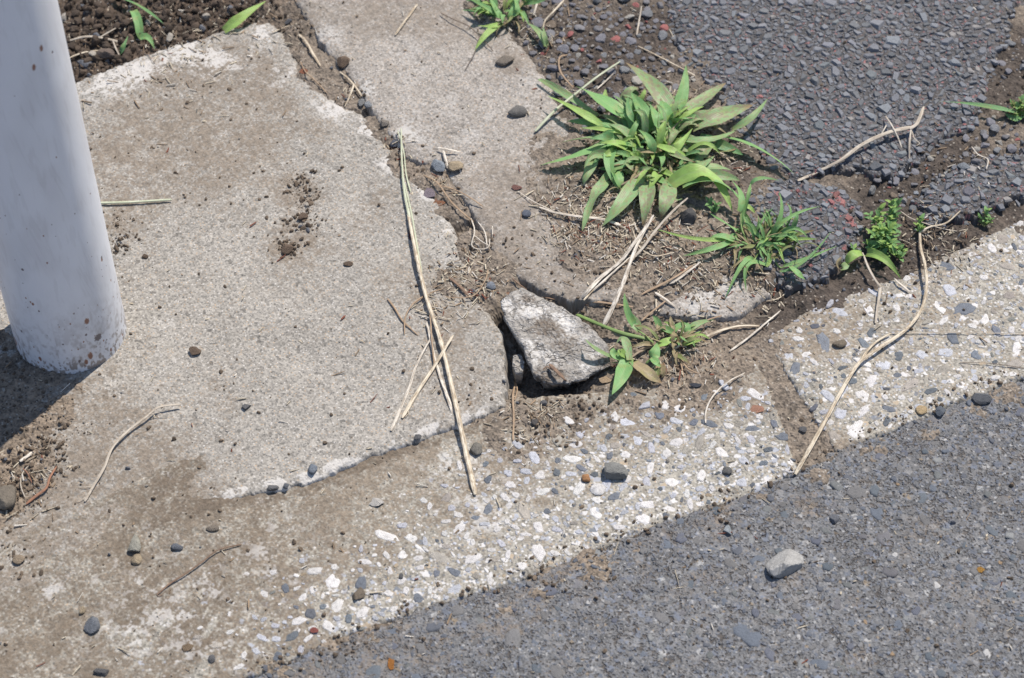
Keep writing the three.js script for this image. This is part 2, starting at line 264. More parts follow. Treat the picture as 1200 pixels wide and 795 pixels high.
// road: worn smooth asphalt, small stones lying flush
const roadDust = blobs([[380, 775, 60, .7], [480, 742, 50, .6], [600, 705, 40, .6], [700, 668, 40, .6], [840, 608, 40, .6], [950, 565, 30, .5], [1100, 500, 40, .3]]);
const roadTex = groundTex(-.25, .57, .0, .37, .45, (x, z, o) => {
  const X = x * 1000, Z = z * 1000, m = fbm(X / 60, Z / 60, 3), s = fbm(X / 6, Z / 6, 3), g = vn(X / 1.1, Z / 1.1), k = .58 + .55 * m + .7 * (s - .5) + .7 * (g - .5);
  o[0] = .150 * k; o[1] = .153 * k; o[2] = .156 * k; o[3] = .45 + .45 * (s - .5) + .3 * (g - .5);
  for (const [cell, rad, share] of [[9, .42, .45], [4.2, .40, .6], [2.2, .4, .5]]) {
    const w = worley(X / cell + .35 * vn(X / 3, Z / 3) + cell, Z / cell + 3 * cell), e = smooth(rad, rad - .12, w.f1 + .22 * (vn(X / 1.7, Z / 1.7 + cell) - .5)), c = VAL2[w.id ^ 33];
    if (VAL[w.id ^ 61] < share) {
      const l = .65 + .75 * VAL3[w.id];
      if (c > .93) mixC(o, .36, .36, .35, e * .8); else if (c > .87) mixC(o, .24, .19, .13, e * .8); else if (c > .55) mixC(o, .135 * l, .152 * l, .185 * l, e * .8); else mixC(o, .180 * l, .178 * l, .175 * l, e * .75);
      o[3] = mixN(o[3], .62 + .1 * VAL3[w.id], e * .55);
    }
  }
  const rg = 1 - Math.abs(fbm(X / 5.5 + 70, Z / 5.5, 3) * 2 - 1), pit = Math.max(smooth(.66, .78, fbm(X / 2.3 + 70, Z / 2.3, 2)), smooth(.93, .99, rg) * smooth(.45, .6, fbm(X / 14 + 3, Z / 14 + 6, 2))); mixC(o, .062, .050, .040, pit * .8); o[3] -= pit * .5;
  dust(x, z, o, roadDust(x, z) * .55 + .06 + .26 * smooth(.54, .7, fbm(X / 26 + 8, Z / 26, 3)), .17, .14, .11);
});
// upper pavement asphalt: dark binder and fines between stones
const asphBind = (x, z, o) => {
  const X = x * 1000, Z = z * 1000, m = fbm(X / 40, Z / 40, 3), s = fbm(X / 5, Z / 5, 3), g = vn(X / 1.1, Z / 1.1), k = .6 + .5 * m + .7 * (s - .5) + .4 * (g - .5);
  o[0] = .088 * k; o[1] = .084 * k; o[2] = .083 * k; o[3] = .45 + .4 * (s - .5) + .25 * (g - .5);
  const u = worley(X / 2.8 + 4, Z / 2.8), e = smooth(.4, .28, u.f1), c = VAL[u.id]; if (c < .5) { const l = .7 + .7 * VAL2[u.id]; mixC(o, .165 * l, .167 * l, .180 * l, e * .85); o[3] += e * .2; } else if (c > .985) mixC(o, .36, .16, .155, e * .7);
  const t = smooth(.55, .7, fbm(X / 20 + 6, Z / 20, 3)); mixC(o, .12, .10, .082, t * .3); mixC(o, .33, .13, .125, smooth(.5, .62, fbm(X / 3.2, Z / 3.2 + 70, 3) + redPaint(x, z) * .26 - .20) * .75);
};
const redPaint = blobs([[985, 235, 10, 1], [995, 262, 9, 1], [990, 276, 8, .9], [975, 245, 8, .8], [940, 232, 8, .6], [955, 262, 7, .5], [915, 232, 8, .4], [962, 300, 8, .5], [1000, 250, 7, .7], [935, 226, 6, .5]]);
const asphTex = groundTex(.08, .58, -.49, -.06, .45, asphBind);
// soil
const soilTex = groundTex(-.57, .58, -.49, .37, .62, (x, z, o) => {
  const X = x * 1000, Z = z * 1000, m = fbm(X / 30 + 80, Z / 30, 3), s = fbm(X / 5, Z / 5, 3), g = vn(X / 1.3, Z / 1.3), k = .5 + .55 * m + .9 * (s - .5) + .75 * (g - .5);
  o[0] = .190; o[1] = .157; o[2] = .122;
  mixC(o, .085, .062, .045, clamp(darkSoil(x, z))); mixC(o, .064, .051, .041, clamp(rootSoil(x, z)) * .95); mixC(o, .215, .170, .124, clamp(tan(x, z)));
  for (let i = 0; i < 3; i++) o[i] *= k + .2;
  const u = worley(X / 3 + 9, Z / 3), e = smooth(.36, .2, u.f1), c = VAL[u.id ^ 9]; if (c > .90) mixC(o, .36, .33, .28, e * .85); else if (c < .18) mixC(o, .05, .042, .036, e * .8);
  o[3] = .45 + .5 * (s - .5) + .3 * (g - .5);
});

const ground = meshOf('ground', new THREE.PlaneGeometry(60, 60).rotateX(-Math.PI / 2).translate(0, -.07, 0), new THREE.MeshStandardMaterial({ color: new THREE.Color().setRGB(.14, .125, .11), roughness: 1 }));
ground.userData.kind = 'structure';
const soil = sheet('soil', H.soil, [-1.05, 1.05, -.95, .85], .002, soilTex, groundMat(soilTex, .0042), 'brown crumbly soil in the bed and in the joints');
const slab = sheet('pavement_slab', H.slab, boxOf(SLAB), .0016, slabTex, groundMat(slabTex, .0011), 'large weathered grey concrete slab that the post stands on');
const kerb = sheet('kerb', H.kerb, boxOf(KERB), .0017, kerbTex, groundMat(kerbTex, .0012), 'upper strip of grey concrete kerb beside the slab');
const gutter = sheet('gutter', H.gutL, boxOf(GUTL), .0017, gutTex, groundMat(gutTex, .0013), 'long dusty gutter block with white stones showing along its road edge');
const gutterR = sheet('gutter', H.gutR, boxOf(GUTR), .0017, gutRTex, groundMat(gutRTex, .0013), 'right gutter block with large white and blue-grey stones');
const road = sheet('road', H.road, boxOf(ROAD), .0019, roadTex, groundMat(roadTex, .0027, .85), 'smooth worn grey asphalt road');
const asphalt = sheet('pavement', H.asph, boxOf(ASPH), .0019, asphTex, groundMat(asphTex, .0022, .9), 'rough dark asphalt pavement of coarse stones');
const asphaltB = sheet('pavement', H.aspB, boxOf(ASPB), .0019, asphTex, groundMat(asphTex, .0022, .9), 'broken asphalt patch at the right above the gutter');
const asphaltC = sheet('pavement', H.aspC, boxOf(ASPC), .0019, asphTex, groundMat(asphTex, .0022, .9), 'broken asphalt lump beside the grass, with worn red paint');
// ---------------------------------------------------------------- stones: shapes shared by many
function convexStone(seed, detail, planes, squash = 1, minC = .62, top = false) {     // a faceted pebble: a ball cut by random planes
  const r = rngOf(seed), P = []; for (let i = 0; i < planes; i++) { const u = r() * 2 - 1, a = r() * 6.283, s = Math.sqrt(1 - u * u); P.push([s * Math.cos(a), u, s * Math.sin(a), minC + r() * (1 - minC)]); }
  if (top) P.push([.06, .99, .05, .5]);
  let g = new THREE.IcosahedronGeometry(1, detail); g.deleteAttribute('uv'); g.deleteAttribute('normal'); g = mergeVertices(g, 1e-4);
  const p = g.attributes.position, ox = r() * 90;
  for (let i = 0; i < p.count; i++) {
    const x = p.getX(i), y = p.getY(i), z = p.getZ(i); let m = 1; for (const [a, b, c, d] of P) { const k = a * x + b * y + c * z; if (k > .05) m = Math.min(m, d / k); }
    m *= 1 + (fbm(x * 2.3 + ox, z * 2.3 + y * 1.9, 2) - .5) * .08; p.setXYZ(i, x * m, y * m * squash, z * m);
  }
  return g;
}
function finish(g, flat) { let o = flat ? g.toNonIndexed() : g; o.computeVertexNormals(); const p = o.attributes.position, uv = new Float32Array(p.count * 2); for (let i = 0; i < p.count; i++) { uv[i * 2] = p.getX(i) * .5 + .3 * p.getY(i); uv[i * 2 + 1] = p.getZ(i) * .5 + .3 * p.getY(i); } o.setAttribute('uv', new THREE.BufferAttribute(uv, 2)); return o; }
function flushStone(seed) {                                             // the worn face of a stone set in concrete or asphalt
  const r = rngOf(seed), n = 6 + Math.floor(r() * 4), asp = .6 + .4 * r(), rot = r() * 6.283;
  const ring = () => { const o = []; for (let i = 0; i < n; i++) { const t = (i + (r() - .5) * .85) / n * 6.283, k = .72 + .34 * r(), x = Math.cos(t) * k, z = Math.sin(t) * k * asp; o.push([x * Math.cos(rot) - z * Math.sin(rot), x * Math.sin(rot) + z * Math.cos(rot)]); } return o; };
  const a = ring(0), pos = [0, .15, 0]; const lv = [[.6, .14], [.93, .1], [1.01, -.45]];
  for (const [k, y] of lv) for (const [x, z] of a) pos.push(x * k, y + (y > 0 ? (r() - .5) * .05 : 0), z * k);
  const idx = []; for (let i = 0; i < n; i++) { const j = (i + 1) % n; idx.push(0, 1 + j, 1 + i); for (let q2 = 0; q2 < 2; q2++) { const A = 1 + q2 * n, B = A + n; idx.push(A + i, A + j, B + i, A + j, B + j, B + i); } }
  const g = new THREE.BufferGeometry(); g.setAttribute('position', new THREE.Float32BufferAttribute(pos, 3)); g.setIndex(idx); return finish(g, false);
}
function speckTex(seed, amp, fine = 1) {                                // mineral grain, nearly neutral, times the stone's own colour
  const W = 128, c = new Uint8Array(W * W * 4), b = new Uint8Array(W * W * 4), o = seed * 31;
  for (let j = 0; j < W; j++) for (let i = 0; i < W; i++) {
    const u = i / W * 24 * fine, v = j / W * 24 * fine, n = .5 * fbm(u + o, v, 3) + .3 * vn(u * 2.5, v * 2.5 + o) + .2 * fbm(u / 5 + o, v / 5, 2), k = (j * W + i) * 4, l = clamp(.8 + amp * (n - .5) * 2), s = vn(u * 3 + 5, v * 3) > .88 ? .15 : 0;
    c[k] = q(l + s); c[k + 1] = q(l * .985 + s); c[k + 2] = q(l * .965 + s); c[k + 3] = 255; b[k] = b[k + 1] = b[k + 2] = clamp(n) * 255; b[k + 3] = 255;
  }
  return [dataTex(c, W, W, true), dataTex(b, W, W, false)];
}
const [SPK, SPKB] = speckTex(1, .35), [SPK2, SPK2B] = speckTex(2, .6, 1.6);
const stoneMats = {};
function stoneMat(r, g, b, strong = false, rough = .88) { const k = [r, g, b, strong, rough].join(); return stoneMats[k] ??= new THREE.MeshStandardMaterial({ color: new THREE.Color().setRGB(r, g, b), map: strong ? SPK2 : SPK, bumpMap: strong ? SPK2B : SPKB, bumpScale: strong ? .0012 : .0005, roughness: rough }); }
function chip(seed) {                                                   // angular broken stone with a flat worn top
  const r = rngOf(seed), P = [], n = 4 + Math.floor(r() * 3), ax = .55 + .45 * r(), tilt = (r() - .5) * .4, tilt2 = (r() - .5) * .4;
  for (let i = 0; i < n; i++) { const a = (i + (r() - .5) * .8) / n * 6.283, k = .62 + .38 * r(), x = Math.cos(a) * k, z = Math.sin(a) * k * ax, t = .62 + .2 * r(); P.push(new THREE.Vector3(x * t, .40 + tilt * x + tilt2 * z, z * t), new THREE.Vector3(x * (.95 + .15 * r()), .05 - .2 * r(), z * (.95 + .15 * r())), new THREE.Vector3(x * .7, -.5, z * .7)); }
  const g = new ConvexGeometry(P), p = g.attributes.position, uv = new Float32Array(p.count * 2); for (let i = 0; i < p.count; i++) { uv[i * 2] = p.getX(i) * .5; uv[i * 2 + 1] = p.getZ(i) * .5 + p.getY(i) * .4; } g.setAttribute('uv', new THREE.BufferAttribute(uv, 2)); return g;
}
const chips = [...Array(16)].map((_, i) => chip(500 + i));
const rough1 = [...Array(14)].map((_, i) => finish(convexStone(100 + i, 1, 8, .75, .42, true), true));    // small chips, 80 triangles
const rough0 = [...Array(6)].map((_, i) => finish(convexStone(140 + i, 0, 9, .8), true));       // crumbs, 20 triangles
const flushes = [...Array(22)].map((_, i) => flushStone(200 + i));
const M4 = new THREE.Matrix4(), QT = new THREE.Quaternion(), EU = new THREE.Euler(), V3 = (x, y, z) => new THREE.Vector3(x, y, z);
const whiteMat = new THREE.MeshStandardMaterial({ color: 0xffffff, map: SPK, bumpMap: SPKB, bumpScale: .0005, roughness: .9 });
function scatter(name, geo, list, parent, label, mat = whiteMat) {       // list of [position, euler, scale, colour]
  const m = new THREE.InstancedMesh(geo, mat, list.length); list.forEach(([p, e, s, c], i) => { m.setMatrixAt(i, M4.compose(p, QT.setFromEuler(EU.set(...e)), s)); m.setColorAt(i, c); });
  m.name = parent === scene ? numbered(name) : name; m.castShadow = m.receiveShadow = true; m.userData.kind = 'stuff'; if (label) m.userData.label = label; parent.add(m); return m;
}
const rgb = (r, g, b, k = 1) => new THREE.Color().setRGB(r * k, g * k, b * k);
const inFrame = (px, py, m = 14) => px > -m && px < 1200 + m && py > -m && py < 795 + m;

// pack stones over part of the ground: density, size and colour decided per spot
function pack(seed, box, radii, tries, accept, gap) {
  const r = rngOf(seed), cell = .012, grid = new Map(), out = []; const [x0, x1, z0, z1] = box;
  for (const [rmin, rmax, n] of radii) for (let t = 0; t < n * tries; t++) {
    const x = x0 + r() * (x1 - x0), z = z0 + r() * (z1 - z0), R = rmin + (rmax - rmin) * r() * r(); if (!accept(x, z, R, r)) continue;
    const ci = Math.floor(x / cell), cj = Math.floor(z / cell); let ok = true;
    for (let j = -2; j <= 2 && ok; j++) for (let i = -2; i <= 2 && ok; i++) for (const o of grid.get((ci + i) * 4096 + cj + j) ?? []) if ((o[0] - x) ** 2 + (o[1] - z) ** 2 < (gap * (o[2] + R)) ** 2) { ok = false; break; }
    if (!ok) continue; const e = [x, z, R, r(), r(), r(), r()], k = ci * 4096 + cj; (grid.get(k) ?? grid.set(k, []).get(k)).push(e); out.push(e);
  }
  return out;
}
function setStones(list, parent, most, geos, place, restLabel, worn = false) {           // the largest in view one by one, the rest as one part
  const sorted = [...list].sort((a, b) => (inFrame(...toPx(b[0], b[1])) ? b[2] : 0) - (inFrame(...toPx(a[0], a[1])) ? a[2] : 0));
  const rest = geos.map(() => []);
  sorted.forEach((s, i) => {
    const gi = Math.floor(s[3] * geos.length), [p, e, sc, c] = place(s), single = i < most && inFrame(...toPx(s[0], s[1]));
    if (!single) { rest[gi].push([p, e, sc, c]); return; }
    const k = v => Math.round(v * 90) / 90; const m = meshOf('stone', geos[gi], stoneMat(k(c.r), k(c.g), k(c.b), worn), parent); m.position.copy(p); m.rotation.set(...e); m.scale.copy(sc);
  });
  rest.forEach((l, i) => { if (l.length) scatter('small_stones', geos[i], l, parent, restLabel); });
}

// upper pavement: coarse stones standing out of the binder
{
  const onA = (x, z) => Math.max(sdf(ASPH, x, z), sdf(ASPB, x, z), sdf(ASPC, x, z));
  const list = pack(31, [.06, .60, -.52, -.05], [[.0062, .0095, 220], [.0044, .0062, 4200], [.0028, .0044, 9000], [.0015, .0028, 16000]], 3.0, (x, z, R) => onA(x, z) > -.002 + (fbm(x * 60, z * 60, 2) - .5) * .01, .76);
  const spot = s => {
    const [x, z, R, , b, c, d] = s, h = groundH(x, z), red = (c > .988 && R < .004) || (redPaint(x, z) > .4 && c > .62), blue = .62 + .76 * d * (.6 + .4 * b);
    const col = red ? rgb(.34, .15, .145, .7 + .5 * d) : c > .965 ? rgb(.30, .29, .275) : rgb(.200 * blue, .213 * blue, .232 * blue);
    return [V3(x, h - R * .06 + .0003, z), [(b - .5) * .34, d * 6.283, (c - .5) * .34], V3(R * (1.05 + .4 * d), R * (.62 + .4 * b), R * (1.05 + .3 * b)), col];
  };
  const of = [[asphalt, ASPH, 300], [asphaltB, ASPB, 90], [asphaltC, ASPC, 140]];
  for (const [o, P, n] of of) setStones(list.filter(s => { const v = sdf(P, s[0], s[1]); return v > -.012 && v >= onA(s[0], s[1]) - 1e-9; }), o, n, chips, spot, 'small stones of the rough pavement');
}
// loose gravel in dark soil between the kerb and the pavement
const gravelArea = blobs([[700, 30, 90, 1], [690, 110, 60, .9], [640, 70, 40, .6], [745, 100, 50, .8], [760, -40, 80, .9], [640, -60, 80, .8], [1100, 190, 40, .45], [1170, 170, 50, .5], [1180, 70, 50, .35], [1050, 220, 40, .3]]);
{
  const list = pack(47, [-.02, .60, -.56, -.08], [[.0055, .0078, 330], [.0038, .0055, 1300], [.0022, .0038, 1800], [.0013, .0022, 1800]], 3.4, (x, z, R, r) => r() < clamp(gravelArea(x, z)) * 1.1 - .1 && sdf(ASPH, x, z) < -.003 && sdf(KERB, x, z) < -.004 && sdf(ASPB, x, z) < 0 && sdf(ASPC, x, z) < 0, .98);
  setStones(list, soil, 220, [...rough1.slice(0, 8), ...chips.slice(0, 4)], s => {
    const [x, z, R, , b, c, d] = s, k = .8 + .5 * b, col = c > .96 ? rgb(.36, .13, .12) : c > .9 ? rgb(.36, .34, .31) : c > .82 ? rgb(.17, .13, .10) : rgb(.185 * k, .187 * k, .202 * k);
    return [V3(x, groundH(x, z) + R * .18, z), [(b - .5) * .8, d * 6.283, (c - .5) * .8], V3(R * (.95 + .3 * d), R * .8, R), col];
  }, 'small gravel lying in the soil');
}
// worn aggregate in the gutter blocks
{
  const colour = (c, k) => c > .92 ? rgb(.46, .43, .38, .8 + .3 * k) : c > .52 ? rgb(.84, .83, .81, .84 + .16 * k) : c > .30 ? rgb(.58, .60, .65, .85 + .25 * k) : c > .14 ? rgb(.20, .225, .26, .7 + .5 * k) : c > .08 ? rgb(.45, .37, .26) : rgb(.30, .31, .29);
  const spot = s => { const [x, z, R, , b, c, d] = s, big = R > .004 ? c * .85 + .15 : c; return [V3(x, groundH(x, z) + .00005 - R * .02, z), [(b - .5) * .06, d * 6.283, (c - .5) * .06], V3(R * (.85 + .75 * b), .0024 + R * .06, R * .8), colour(big, d)]; };
  const left = pack(59, [-.5, .29, -.06, .36], [[.0070, .0105, 420], [.0045, .0070, 2200], [.0026, .0045, 4200], [.0014, .0026, 4200]], 2.4, (x, z, R, r) => r() < clamp(bareL(x, z) * 1.15 - gutDust(x, z) * .35 + smooth(-.06, -.006, sdf(ROAD, x, z)) * .9 * bareL(x, z)) * clamp(.25 + 1.5 * (fbm(x * 45, z * 45, 2) - .22)) && sdf(GUTL, x, z) > R * .5 && sdf(ROAD, x, z) < -R * .55, .88);
  setStones(left, gutter, 300, flushes, spot, 'small pale stones worn flush with the concrete', true);
  const right = pack(61, [.2, .6, -.2, .14], [[.0072, .0130, 240], [.0045, .0072, 900], [.0024, .0045, 1800], [.0013, .0024, 1400]], 2.2, (x, z, R, r) => sdf(GUTR, x, z) > R * .6 && sdf(ROAD, x, z) < -R * .55 && r() < (R > .004 ? .45 + .55 * smooth(-.08, -.01, sdf(ROAD, x, z)) : .6), .92);
  setStones(right, gutterR, 300, flushes, spot, 'small pale stones worn flush with the concrete', true);
}
// stones lying flush in the worn road
{
  const list = pack(67, [-.25, .58, .0, .38], [[.006, .0115, 170], [.004, .006, 800], [.0022, .004, 3600], [.0012, .0022, 3600]], 2, (x, z, R, r) => r() < .8 && sdf(ROAD, x, z) > R, 1.05);
  setStones(list, road, 300, flushes, s => {
    const [x, z, R, , b, c, d] = s, k = .85 + .4 * b, col = c > .985 ? rgb(.5, .5, .49) : c > .93 ? rgb(.25, .265, .27) : c > .92 ? rgb(.33, .24, .15) : c > .45 ? rgb(.122 * k, .138 * k, .166 * k) : rgb(.158 * k, .160 * k, .162 * k);
    return [V3(x, groundH(x, z) - .0003, z), [(b - .5) * .18, d * 6.283, (c - .5) * .18], V3(R * (.9 + .5 * d), .0022 + R * .1, R), col];
  }, 'small stones flush with the road');
}

// ---------------------------------------------------------------- soil clods, litter, specks
{
  const r = rngOf(71), lists = [[], [], [], [], [], []], clods = [...Array(6)].map((_, i) => finish(convexStone(150 + i, 1, 7, .9, .4), true));
  const bed0 = blobs([[130, 20, 130, 1.3], [260, -10, 80, 1.2], [60, 60, 70, 1]]), seam = (x, z) => { const d = Math.abs(sdf(ROAD, x, z) + .002); return d < .012 ? (1 - d / .012) * (.25 + 1.4 * smooth(.4, .66, fbm(x * 30, z * 30 + 5, 2))) : 0; }, trail = blobs([[352, 218, 18, 1], [360, 238, 14, .9], [346, 262, 13, 1], [337, 290, 14, 1.3], [372, 268, 14, .5], [139, 262, 10, .8], [140, 288, 12, 1.2], [20, 560, 40, .6], [50, 525, 20, .6], [640, 485, 30, .22], [350, 40, 14, .4], [412, 110, 12, .5]]);
  const where = blobs([[350, 30, 14, .5], [385, 90, 16, .7], [412, 112, 14, .8], [450, 150, 14, .8], [478, 195, 14, .8], [520, 230, 20, .5], [560, 290, 26, .6], [565, 335, 26, .7], [350, 220, 14, .8], [362, 240, 12, .6], [350, 262, 12, .7], [340, 290, 12, 1.1], [365, 255, 26, .3], [140, 255, 10, .6], [138, 285, 13, 1.2], [150, 270, 16, .35], [60, 500, 40, .5], [40, 545, 40, .6], [15, 590, 30, .7], [20, 450, 50, .35], [25, 650, 24, .5], [640, 490, 34, .5], [610, 470, 16, .5], [690, 470, 26, .6], [700, 320, 60, .35], [770, 320, 60, .4], [850, 330, 40, .5], [800, 430, 50, .2], [1060, 300, 50, .6], [1120, 270, 40, .5], [1190, 110, 40, .6], [1100, 200, 50, .6], [1030, 220, 30, .6], [930, 350, 40, .4], [940, 480, 18, .25], [860, 190, 40, .4], [720, 60, 90, .25], [400, 745, 16, .4], [480, 728, 16, .35], [630, 686, 16, .5], [700, 655, 20, .4], [840, 600, 16, .5], [260, 462, 12, .4], [560, 470, 30, .2], [110, 400, 40, .06], [760, 170, 70, .5], [270, 90, 90, .05], [200, 240, 150, .02]]);
  for (let t = 0; t < 210000; t++) {
    const px = -60 + r() * 1320, py = -60 + r() * 900, p = G(px, py), onSlab = sdf(SLAB, p.x, p.z) > .002, tr = trail(p.x, p.z), w = where(p.x, p.z) + (onSlab ? 0 : bed0(p.x, p.z)) + tr * 2.4 + seam(p.x, p.z) * .6; if (r() > w * .40 + .010) continue;
    const bed = clamp(darkSoil(p.x, p.z)), R = (.0004 + .0021 * Math.pow(r(), 5)) * (1 + bed * (onSlab ? 0 : 1.3) + clamp(tr) * .3), k = .7 + .6 * r(), c = r();
    const root = clamp(rootSoil(p.x, p.z)), col = c > .96 ? rgb(.38, .35, .30) : c > .9 ? rgb(.15, .16, .18) : rgb(mixN(.165, .085, Math.max(bed, root * .8)) * k, mixN(.125, .062, Math.max(bed, root * .8)) * k, mixN(.088, .044, Math.max(bed, root * .8)) * k);
    lists[(r() * 6) | 0].push([V3(p.x, groundH(p.x, p.z) + R * .35, p.z), [r() * 6, r() * 6, r() * 6], V3(R * (1 + .4 * r()), R * .85, R), col]);
  }
  lists.forEach((l, i) => scatter('soil_crumbs', clods[i], l, scene, 'brown crumbs of soil scattered over the joints and bare ground'));
}
// fine dry litter: straw bits, husks
{
  const r = rngOf(73), g = new THREE.CylinderGeometry(.5, .35, 1, 5).rotateZ(Math.PI / 2), g2 = new THREE.SphereGeometry(.5, 6, 4), A = [], B = [];
  const where = blobs([[700, 250, 44, 1], [670, 275, 34, .7], [730, 290, 44, .8], [640, 240, 24, .35], [780, 280, 44, .6], [690, 225, 26, .6], [560, 335, 30, .6], [530, 330, 26, .7], [545, 300, 24, .5], [520, 370, 26, .35], [820, 330, 40, .5], [860, 290, 30, .4], [770, 420, 40, .35], [800, 400, 36, .5], [850, 190, 34, .35], [720, 150, 50, .3], [800, 110, 24, .4], [640, 50, 30, .4], [660, 110, 20, .4], [610, 20, 40, .35], [1090, 280, 40, .4], [410, 110, 14, .4], [465, 170, 16, .5], [520, 210, 24, .4], [160, 60, 100, .18], [260, 20, 70, .25], [620, 500, 34, .2], [640, 480, 20, .3], [900, 345, 26, .4], [30, 560, 40, .15], [1130, 200, 40, .12]]);
  for (let t = 0; t < 330000; t++) {
    const px = r() * 1200, py = r() * 795, p = G(px, py), w = where(p.x, p.z); if (r() > w * .22 + .0008) continue;
    const thin = .00042 + .0006 * r() * r(), len = .003 + .011 * Math.pow(r(), 2.0), c = r(), k = .8 + .5 * r();
    const col = c > .45 ? rgb(.62 * k, .55 * k, .42 * k) : c > .24 ? rgb(.34 * k, .25 * k, .165 * k) : c > .06 ? rgb(.72 * k, .68 * k, .6 * k) : rgb(.26, .09, .055);
    (r() > .25 ? A : B).push(r() > .25 ? [V3(p.x, groundH(p.x, p.z) + thin + .0012 * r(), p.z), [0, r() * 6.283, (r() - .5) * .5], V3(len, thin * 2, thin * 2), col] : [V3(p.x, groundH(p.x, p.z) + thin, p.z), [r(), r() * 6, r()], V3(len * .5 + .0015, .001, .0018), col]);
  }
  scatter('dry_litter', g, A, scene, 'fine bits of dead straw lying around the grass'); scatter('dry_litter', g2, B, scene, 'small dry husks and leaf bits around the grass');
}

// ---------------------------------------------------------------- the post
{
  const W = 1024, Hh = 2048, c = new Uint8Array(W * Hh * 4), b = new Uint8Array(W * Hh * 4), r = rngOf(5), L = 1.0;    // lowest metre of paint
  const spots = []; for (let i = 0; i < 330; i++) { const low = r(); spots.push([r(), Math.pow(r(), 1.7) * (low < .6 ? .12 : .5), (.0003 + .0009 * r() ** 3) + (i % 60 === 0 ? .0022 : 0), r()]); }
  spots.push([.085, .030, .0019, .9], [.07, .024, .0014, .9], [.098, .075, .0019, .6], [.115, .375, .0013, .95], [.147, .388, .0013, .95], [.178, .478, .0017, .95], [.94, .030, .0013, .9]);
  for (let j = 0; j < Hh; j++) for (let i = 0; i < W; i++) {
    const u = i / W, v = j / Hh * L, X = u * 319, Z = v * 1000, k = (j * W + i) * 4;
    let R = .775, Gn = .80, B = .83; const n = fbm(X / 30, Z / 60, 3), f = fbm(X / 3, Z / 5, 3);
    const grime = smooth(.42, .75, n) * .16 + smooth(.13, .0, v) * (.14 + .55 * smooth(.42, .68, f * .6 + .4 * fbm(X / 14 + 3, Z / 14, 3))) + smooth(.6, .75, fbm(X / 4 + 9, Z / 26, 3)) * .10;
    R = mixN(R, .36, grime); Gn = mixN(Gn, .34, grime); B = mixN(B, .33, grime);
    const scr = smooth(.69, .76, fbm(X / 1.2 + Z / 6 + 8, Z / 28 + 4, 2)) * .05 * smooth(.5, .6, n); R *= 1 - scr; Gn *= 1 - scr; B *= 1 - scr;
    const mud = smooth(.62, .74, f + .28 * smooth(.045, 0, v) - .06) * smooth(.07, .0, v); R = mixN(R, .2, mud * .8); Gn = mixN(Gn, .155, mud * .8); B = mixN(B, .12, mud * .8);
    c[k] = q(R); c[k + 1] = q(Gn); c[k + 2] = q(B); c[k + 3] = 255; const hb = 150 + (n - .5) * 60 + (f - .5) * 30 - scr * 120; b[k] = b[k + 1] = b[k + 2] = hb; b[k + 3] = 255;
  }
  for (const [su, sv, sr, st] of spots) {
    const ci = su * W, cj = sv / L * Hh, ri = sr / .319 * W * 1.4, rj = sr / L * Hh * 1.4 * (1 + st);
    for (let j = Math.max(0, Math.floor(cj - rj)); j < cj + rj; j++) for (let i = Math.floor(ci - ri); i < ci + ri; i++) { const ii = (i + W) % W, d = ((i - ci) / ri) ** 2 + ((j - cj) / rj) ** 2 + (vn(i * .6, j * .6) - .5) * .7; if (d > 1) continue; const k = (j * W + ii) * 4, t = smooth(1, .4, d) * .85, rc = st > .55 ? [.21, .085, .05] : [.10, .08, .08]; for (let m = 0; m < 3; m++) { c[k + m] = mixN(c[k + m], q(rc[m]), t); } b[k] = b[k + 1] = b[k + 2] = mixN(b[k], 60, t); }
  }
  const map = dataTex(c, W, Hh, true, THREE.RepeatWrapping), bump = dataTex(b, W, Hh, false, THREE.RepeatWrapping);
  const t = thing('post', 'round white painted steel post with rust specks standing on the slab', 'post', G(83, 389));
  t.position.y = -.012;
  const paint = new THREE.MeshPhysicalMaterial({ map, bumpMap: bump, bumpScale: .0005, roughness: .48, clearcoat: .12, clearcoatRoughness: .5 });
  const R = .0508, tube = new THREE.CylinderGeometry(R, R, 2.6, 96, 40, true).translate(0, 1.3, 0); { const uv = tube.attributes.uv; for (let i = 0; i < uv.count; i++) uv.setY(i, uv.getY(i) * 2.6); }
  meshOf('tube', tube, paint, t);
  const cap = new THREE.LatheGeometry([[.0, .022], [.02, .020], [.038, .013], [.0495, .002], [.0525, -.002], [.0525, -.03], [.0508, -.03]].map(a => new THREE.Vector2(...a)).reverse(), 64).translate(0, 2.6, 0);
  meshOf('cap', cap, new THREE.MeshStandardMaterial({ color: 0xb9bdc2, roughness: .5 }), t);
}

